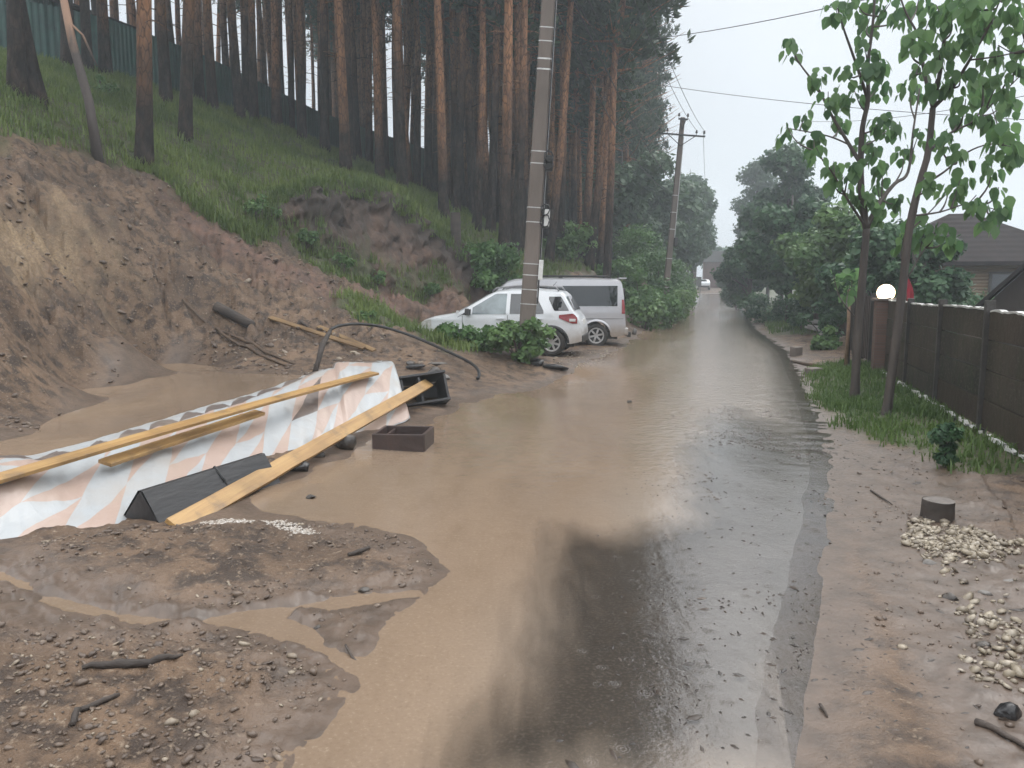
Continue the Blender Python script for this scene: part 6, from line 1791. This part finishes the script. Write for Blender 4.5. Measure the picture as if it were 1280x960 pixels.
# near dark shed: roof slope rising out of the picture
e0 = at(1214, 386, 14.5); e1 = at(1282, 317, 14.5); dx_ = e1[0] - e0[0]; dz_ = e1[2] - e0[2]
dk = thing("dark_shed", "black steep roofed shed just behind the slab fence", "shed", (e0[0], e0[1], .1), (0, 0, math.radians(-33)))
sl_ = dz_ / dx_; half = 2.6; hz_ = e0[2] - .1
mb = MB(); mb.add([(0, 0, hz_), (half, 0, hz_ + half * sl_), (2 * half, 0, hz_), (0, 4, hz_), (half, 4, hz_ + half * sl_), (2 * half, 4, hz_),
                   (0, 0, hz_ - .1), (half, 0, hz_ + half * sl_ - .1), (2 * half, 0, hz_ - .1), (0, 4, hz_ - .1), (half, 4, hz_ + half * sl_ - .1), (2 * half, 4, hz_ - .1)],
                  [(0, 3, 4, 1), (1, 4, 5, 2), (6, 7, 10, 9), (7, 8, 11, 10), (0, 1, 7, 6), (1, 2, 8, 7), (3, 9, 10, 4), (4, 10, 11, 5), (0, 6, 9, 3), (2, 5, 11, 8)]); mb.build("roof", M_shedroof, dk)
mb = MB(); mb.add([(.25, .3, 0), (2 * half - .25, .3, 0), (2 * half - .25, .3, hz_ - .1 + .2), (half, .3, hz_ + half * sl_ - .13), (.25, .3, hz_ - .1 + .2), (.25, 3.8, 0), (2 * half - .25, 3.8, 0), (2 * half - .25, 3.8, hz_ + .1), (half, 3.8, hz_ + half * sl_ - .13), (.25, 3.8, hz_ + .1)],
                  [(0, 1, 2, 3, 4), (9, 8, 7, 6, 5), (0, 4, 9, 5), (1, 6, 7, 2)]); mb.build("wall", M_wood_dk, dk)

# ------------------------------------------------------------------ the two young broad leaved trees of the verge
def big_leaves(C, D, size, seed):
    """Drooping broad leaves: stalk points C, pointing D; each leaf folded along its midrib."""
    r = np.random.default_rng(seed); n = len(C)
    d = D / (np.linalg.norm(D, axis=1)[:, None] + 1e-9)
    s = np.cross(d, np.array([0, 0, 1.0]) + r.normal(0, .35, (n, 3))); s /= np.linalg.norm(s, axis=1)[:, None] + 1e-9
    nn = np.cross(s, d)
    l = (size * r.uniform(.6, 1.25, n))[:, None]; w = l * r.uniform(.36, .46, n)[:, None]; f = l * r.uniform(.02, .14, n)[:, None]; cu = l * r.uniform(.0, .18, n)[:, None]
    P = [C, C + d * l * .16 + s * w * .72 + nn * f, C + d * l * .45 + s * w + nn * f * .8 - np.array([0, 0, 1]) * cu * .3, C + d * l * .78 + s * w * .5 + nn * f * .4 - np.array([0, 0, 1]) * cu * .7,
         C + d * l - np.array([0, 0, 1]) * cu, C + d * l * .78 - s * w * .5 + nn * f * .4 - np.array([0, 0, 1]) * cu * .7, C + d * l * .45 - s * w + nn * f * .8 - np.array([0, 0, 1]) * cu * .3, C + d * l * .16 - s * w * .72 + nn * f,
         C + d * l * .45 - np.array([0, 0, 1]) * cu * .2]
    V = np.stack(P, 1).reshape(-1, 3); k = np.arange(n) * 9
    F = np.concatenate([np.c_[k + a, k + b, k + 8] for a, b in ((0, 1), (1, 2), (2, 3), (3, 4), (4, 5), (5, 6), (6, 7), (7, 0))])
    return V, F, np.repeat(r.uniform(0, 1, n), 9)

def smooth_path(P, n=5):
    P = [Vector(p) for p in P]; out = []
    for i in range(len(P) - 1):
        p0, p1, p2, p3 = P[max(0, i - 1)], P[i], P[i + 1], P[min(len(P) - 1, i + 2)]
        for k in range(n):
            t = k / n; out.append(.5 * ((2 * p1) + (p2 - p0) * t + (2 * p0 - 5 * p1 + 4 * p2 - p3) * t * t + (3 * p1 - p0 - 3 * p2 + p3) * t ** 3))
    out.append(P[-1]); return out

def verge_tree(label, base_px, limbs, clumps, seed, per=14, leaf=.155, name="young_tree"):
    g = gp(*base_px); base = Vector((g[0], g[1], gz(g[0], g[1]) - .02)); Y = base.y
    o = thing(name, label, "tree", tuple(base)); R_ = random.Random(seed)
    tips = []; mb = MB(); trunk_done = False
    dep = {}
    for pts, r0, r1, dy in limbs:
        P = []
        for i, q in enumerate(pts):
            t = i / max(1, len(pts) - 1)
            P.append(Vector(at(q[0], q[1], Y + dy[0] + (dy[1] - dy[0]) * t)) - base)
        if pts[0] == base_px: P[0] = Vector((0, 0, -.12))
        sp = smooth_path(P); rad = [r0 + (r1 - r0) * k / (len(sp) - 1) for k in range(len(sp))]
        if pts[0] == base_px: rad[0] *= 1.5; rad[1] *= 1.2
        (mb if True else mb).tube(sp, rad, 9, jit=.06); tips += sp[len(sp) // 4:]
    tips_np = np.array([tuple(t) for t in tips])
    tw = mb; C = []; D = []
    for i, (cx_, cy_, s_) in enumerate(clumps):
        # join each leaf bunch to the nearest limb in the picture plane, at that limb's depth plus a little
        w = Vector(at(cx_, cy_, Y)) - base
        dd = np.hypot(tips_np[:, 0] - w.x, tips_np[:, 2] - (w.z - .25)); k = int(np.argmin(dd + .15 * R_.random()))
        c_ = Vector(at(cx_, cy_, Y + tips_np[k, 1] + R_.uniform(-.55, .55))) - base
        a = Vector(tips_np[k]); mid = a.lerp(c_, .55) + Vector((R_.uniform(-.05, .05), R_.uniform(-.05, .05), -.04))
        tw.tube(smooth_path([a, mid, c_ + Vector((0, 0, .06))], 4), [.016, .014, .013, .012, .010, .008, .006, .006, .005], 5, cap=False)
        n = int(per * s_)
        for j in range(n):
            a_ = R_.uniform(0, 6.283); rr_ = R_.uniform(.02, .14) * s_ ** .5
            C.append((c_.x + math.cos(a_) * rr_, c_.y + math.sin(a_) * rr_, c_.z + R_.uniform(-.10, .13) * s_ ** .5 - rr_ * .3))
            D.append((math.cos(a_) * .75, math.sin(a_) * .75, -R_.uniform(.9, 2.6)))
    tw.build("trunk", M_twobark, o, True)
    V, F, t = big_leaves(np.array(C), np.array(D), leaf, seed); link("crown", npmesh("crown", V, F, t), M_leaf_big, o)
    return o
limbs1 = [([(1068,500),(1072,420),(1078,350),(1083,285)], .068, .05, (0,0)),
          ([(1083,285),(1077,245),(1076,200),(1078,160),(1085,125),(1085,80),(1092,20),(1096,-60)], .055, .012, (0,-.3)),
          ([(1085,125),(1072,85),(1056,40),(1047,10)], .026, .008, (-.15,-.5)),
          ([(1076,205),(1058,175),(1040,145),(1022,110),(1000,80),(990,60)], .030, .007, (-.1,.5)),
          ([(1083,285),(1098,255),(1118,230),(1135,215),(1142,160),(1150,110)], .040, .010, (0,.9)),
          ([(1060,180),(1035,170),(1000,163),(982,160)], .014, .005, (.1,.6)),
          ([(1083,285),(1060,250),(1040,215),(1020,190)], .022, .006, (0,-.5)),
          ([(1072,400),(1050,372),(1042,345)], .012, .005, (0,.2))]
cl1 = [(988,58,1.1),(1045,12,1.2),(1087,28,1.4),(1020,95,1.1),(1035,120,1.3),(1060,92,1.0),(1067,117,1.2),(1093,77,1.5),(1007,147,.9),(983,162,.8),(1017,172,.8),(1050,150,1.1),(1020,190,.8),
       (1042,207,.9),(1063,213,1.1),(1093,190,1.2),(1117,160,1.3),(1137,107,1.3),(1100,110,1.0),(1060,240,1.2),(1097,240,1.0),(1103,213,1.1),(1120,253,1.3),(1150,167,1.0),(1080,175,1.0),(1050,125,1.0),(1080,245,1.2),
       (1130,190,1.0),(1102,150,1.2),(1062,362,.8),(1095,268,1.0),(1040,230,.9),(1112,10,1.0),(1127,20,1.1),(1066,2,1.0),(1098,-5,1.1),(1080,60,.9)]
verge_tree("young broad leaved tree forking above the fence, the left of the two on the verge", (1068,500), limbs1, cl1, 21)
limbs2 = [([(1107,520),(1118,440),(1128,360),(1136,290),(1148,235),(1160,190),(1166,135)], .06, .036, (0,0)),
          ([(1166,135),(1155,90),(1150,50),(1130,10),(1115,-40)], .024, .008, (0,.4)),
          ([(1166,135),(1175,90),(1180,50),(1190,0),(1200,-60)], .030, .010, (0,-.3)),
          ([(1166,135),(1190,110),(1212,75),(1235,35),(1250,0)], .028, .008, (0,-.6)),
          ([(1160,190),(1190,165),(1220,150),(1250,120),(1285,85)], .020, .006, (0,.5)),
          ([(1148,235),(1180,215),(1210,190),(1240,180),(1270,185)], .016, .005, (0,-.5)),
          ([(1140,270),(1175,265),(1210,255),(1245,262)], .014, .005, (0,.4)),
          ([(1212,75),(1250,70),(1290,60)], .012, .005, (-.4,-.7)),
          ([(1136,290),(1165,262),(1185,240)], .012, .005, (0,.5)), ([(1128,360),(1150,320),(1165,300)], .012, .005, (0,.3))]
cl2 = [(1142,50,1.3),(1170,13,1.3),(1173,70,1.4),(1182,55,1.0),(1210,40,1.5),(1228,28,1.3),(1243,20,1.5),(1247,63,1.3),(1267,83,1.2),(1200,97,1.4),(1228,90,1.2),(1250,103,1.4),(1207,130,1.0),(1197,150,1.0),
       (1240,143,1.5),(1253,163,1.4),(1253,187,1.5),(1273,187,.7),(1180,177,1.0),(1197,193,1.2),(1200,230,1.0),(1187,240,1.1),(1220,250,1.1),(1243,267,1.3),(1248,240,.9),(1160,223,.9),(1265,15,1.2),(1280,55,1.2),
       (1190,25,1.2),(1160,35,1.1),(1150,85,1.0),(1130,300,.8),(1155,295,1.0),(1172,285,1.0),(1185,300,.8),(1230,115,1.2),(1262,130,1.0),(1240,205,1.3),(1170,105,1.1),(1275,30,1.0),(1146,270,.9),(1150,-4,1.1),(1195,2,1.1),(1220,-6,1.2),(1258,-4,1.2)]
verge_tree("young broad leaved tree leaning right past the lamp, nearest the camera on the verge", (1107,520), limbs2, cl2, 22)
# sapling tied to a stake at the fence end
g = gp(1057, 462); sp_ = thing("sapling", "small pale green sapling tied to a light stake at the fence end", "sapling", tuple(g))
h_ = float(at(1056, 345, g[1])[2]) - g[2]
mb = MB(); mb.tube([(0, 0, -.1), (.01, 0, h_ * .5), (-.02, 0, h_ * .86)], [.04, .035, .03], 7); mb.build("stake", simple("pale_stake", (.26, .17, .11), (.17, .11, .07), 8, .7), sp_, True)
mb = MB(); mb.tube([(.06, 0, -.05), (.05, .03, h_ * .6), (.03, 0, h_)], [.018, .014, .008], 6); mb.build("stem", M_twobark, sp_, True)
rr = np.random.default_rng(8); n = 46; C = np.c_[rr.normal(0, .13, n), rr.normal(0, .13, n), h_ + rr.uniform(-.32, .16, n)]; D = np.c_[rr.normal(0, .6, (n, 2)), -rr.uniform(.2, .9, n)]
V, F, t = big_leaves(C, D, .17, 4); link("foliage", npmesh("foliage", V, F, t), M_leaf_big, sp_)
# small dark shrub standing in the verge grass
g = gp(1181, 586); c_ = thing("shrublet", "small dark evergreen seedling standing at the near edge of the verge grass", "shrub", tuple(g))
cl = [[0, 0, .10, .09], [.02, 0, .2, .08], [-.05, .02, .31, .10], [.06, 0, .33, .09], [0, .03, .38, .07]]
V, F, t = leaf_cloud(cl, 130, .06, 31); link("foliage", npmesh("foliage", V, F, t), M_leaf_dark, c_)
mb = MB(); mb.tube([(0, 0, -.05), (0, 0, .36)], [.012, .006], 6); mb.build("stem", M_twobark, c_)
# cut stump by the gravel
g = gp(1171, 651); st = thing("log_stump", "short round sawn log standing upright in the mud by the gravel heap", "stump", (g[0], g[1], gz(g[0], g[1]) - .03))
mb = MB(); mb.tube([(0, 0, -.05), (0, 0, .05), (.005, 0, .165)], [.115, .11, .108], 18, cap=False, jit=.05); mb.build("bark", M_log, st, True)
mb = MB(); mb.lathe([(0, .17), (.108, .165)], 18, None, (.005, 0, 0)); mb.build("cut_face", simple("weathered_cut_face", (.17, .145, .125), (.10, .085, .075), 12, .5, bmp=.4), st)
# concrete blocks at the flooded edge
def block(label, px, py, s, rot):
    g = gp(px, py); mb = MB(); mb.box((0, 0, s[2] / 2 - .03), s); o = mb.build("concrete_block", M_conc, None, bevel=.015); o.location = (g[0], g[1], g[2]); o.rotation_euler = (.03, -.02, rot)
    return tag(o, label, "block")
block("small grey concrete block at the flooded edge by the grassy knob", 995, 445, (.22, .22, .26), .3)
block("low concrete block half sunk at the near end of the verge grass", 1017, 468, (.30, .22, .16), .5)
stick("branch", "pale rotten log lying in the mud between the two concrete blocks", "branch", [(990, 452), (1010, 458), (1045, 462)], [.03, .045, .03], M_branch)
# stacked slabs and rubble near the grassy knob
M_pale = simple("pale_grey_slab", (.34, .33, .31), (.22, .21, .20), 6, .6, bmp=.4)
for i, (px, py, y, s, lab) in enumerate([(1003, 402, 33, (.9, .5, .16), "pale slab lying beyond the grassy knob"), (1022, 412, 28, (.8, .5, .14), "lower pale slab beside the dark bush"), (1018, 404, 29, (.7, .45, .14), "upper pale slab leaning on the lower one"), (1030, 420, 26, (.6, .4, .14), "nearest pale slab by the fence end")]):
    g = at(px, py, y); zg = max(g[2], base_z(g[0], g[1])[0]); mb = MB(); mb.box((0, 0, .05), s); o = mb.build("stone_slab", M_pale, None, bevel=.02); o.location = (g[0], g[1], zg); o.rotation_euler = (.15 * (i % 2), .1, .4 * i); tag(o, lab, "slab")

# foam floating at the tip of the fan
m = bpy.data.materials.new("dirty_foam"); N, L, B = nodes(m); n = noise(N, L, 40, 3)
L.new(mixc(N, L, mrange(N, L, n, .35, .6), (.55, .52, .48), (.30, .25, .2)), B.inputs['Base Color']); B.inputs['Roughness'].default_value = .5
rr = np.random.default_rng(15); pts = []
fl_line = [gp(*q) for q in ((255, 661), (290, 655), (325, 658), (352, 664), (372, 671), (382, 678))]
for i in range(900):
    t = rr.uniform(0, len(fl_line) - 1.001); k = int(t); p = fl_line[k] * (1 - t + k) + fl_line[k + 1] * (t - k)
    pts.append((p[0] + rr.normal(0, .045), p[1] + rr.normal(0, .035)))
pts = np.array(pts); z = ground_z(pts[:, 0], pts[:, 1])
o = gravel("foam", "streak of dirty white foam stranded on the mud below the leaning plank", np.c_[pts, z], rr.uniform(.004, .016, len(pts)), 16, m, rr.random(len(pts)), sunk=.3, flat=.5)
o['category'] = "foam"

# ------------------------------------------------------------------ rain haze
m = bpy.data.materials.new("rain_haze"); m.use_nodes = True
N, L = m.node_tree.nodes, m.node_tree.links
N.remove(N['Principled BSDF']); pv = N.new('ShaderNodeVolumePrincipled')
pv.inputs['Color'].default_value = (.86, .94, 1.0, 1); pv.inputs['Density'].default_value = HAZE; pv.inputs['Anisotropy'].default_value = .2
L.new(pv.outputs[0], N['Material Output'].inputs['Volume'])
mb = MB(); mb.box((0, 0, 17), (640, 640, 42)); hz_o = mb.build("haze", m); tag(hz_o, "pale rain haze hanging in the air over the whole street", "haze", None, "stuff")
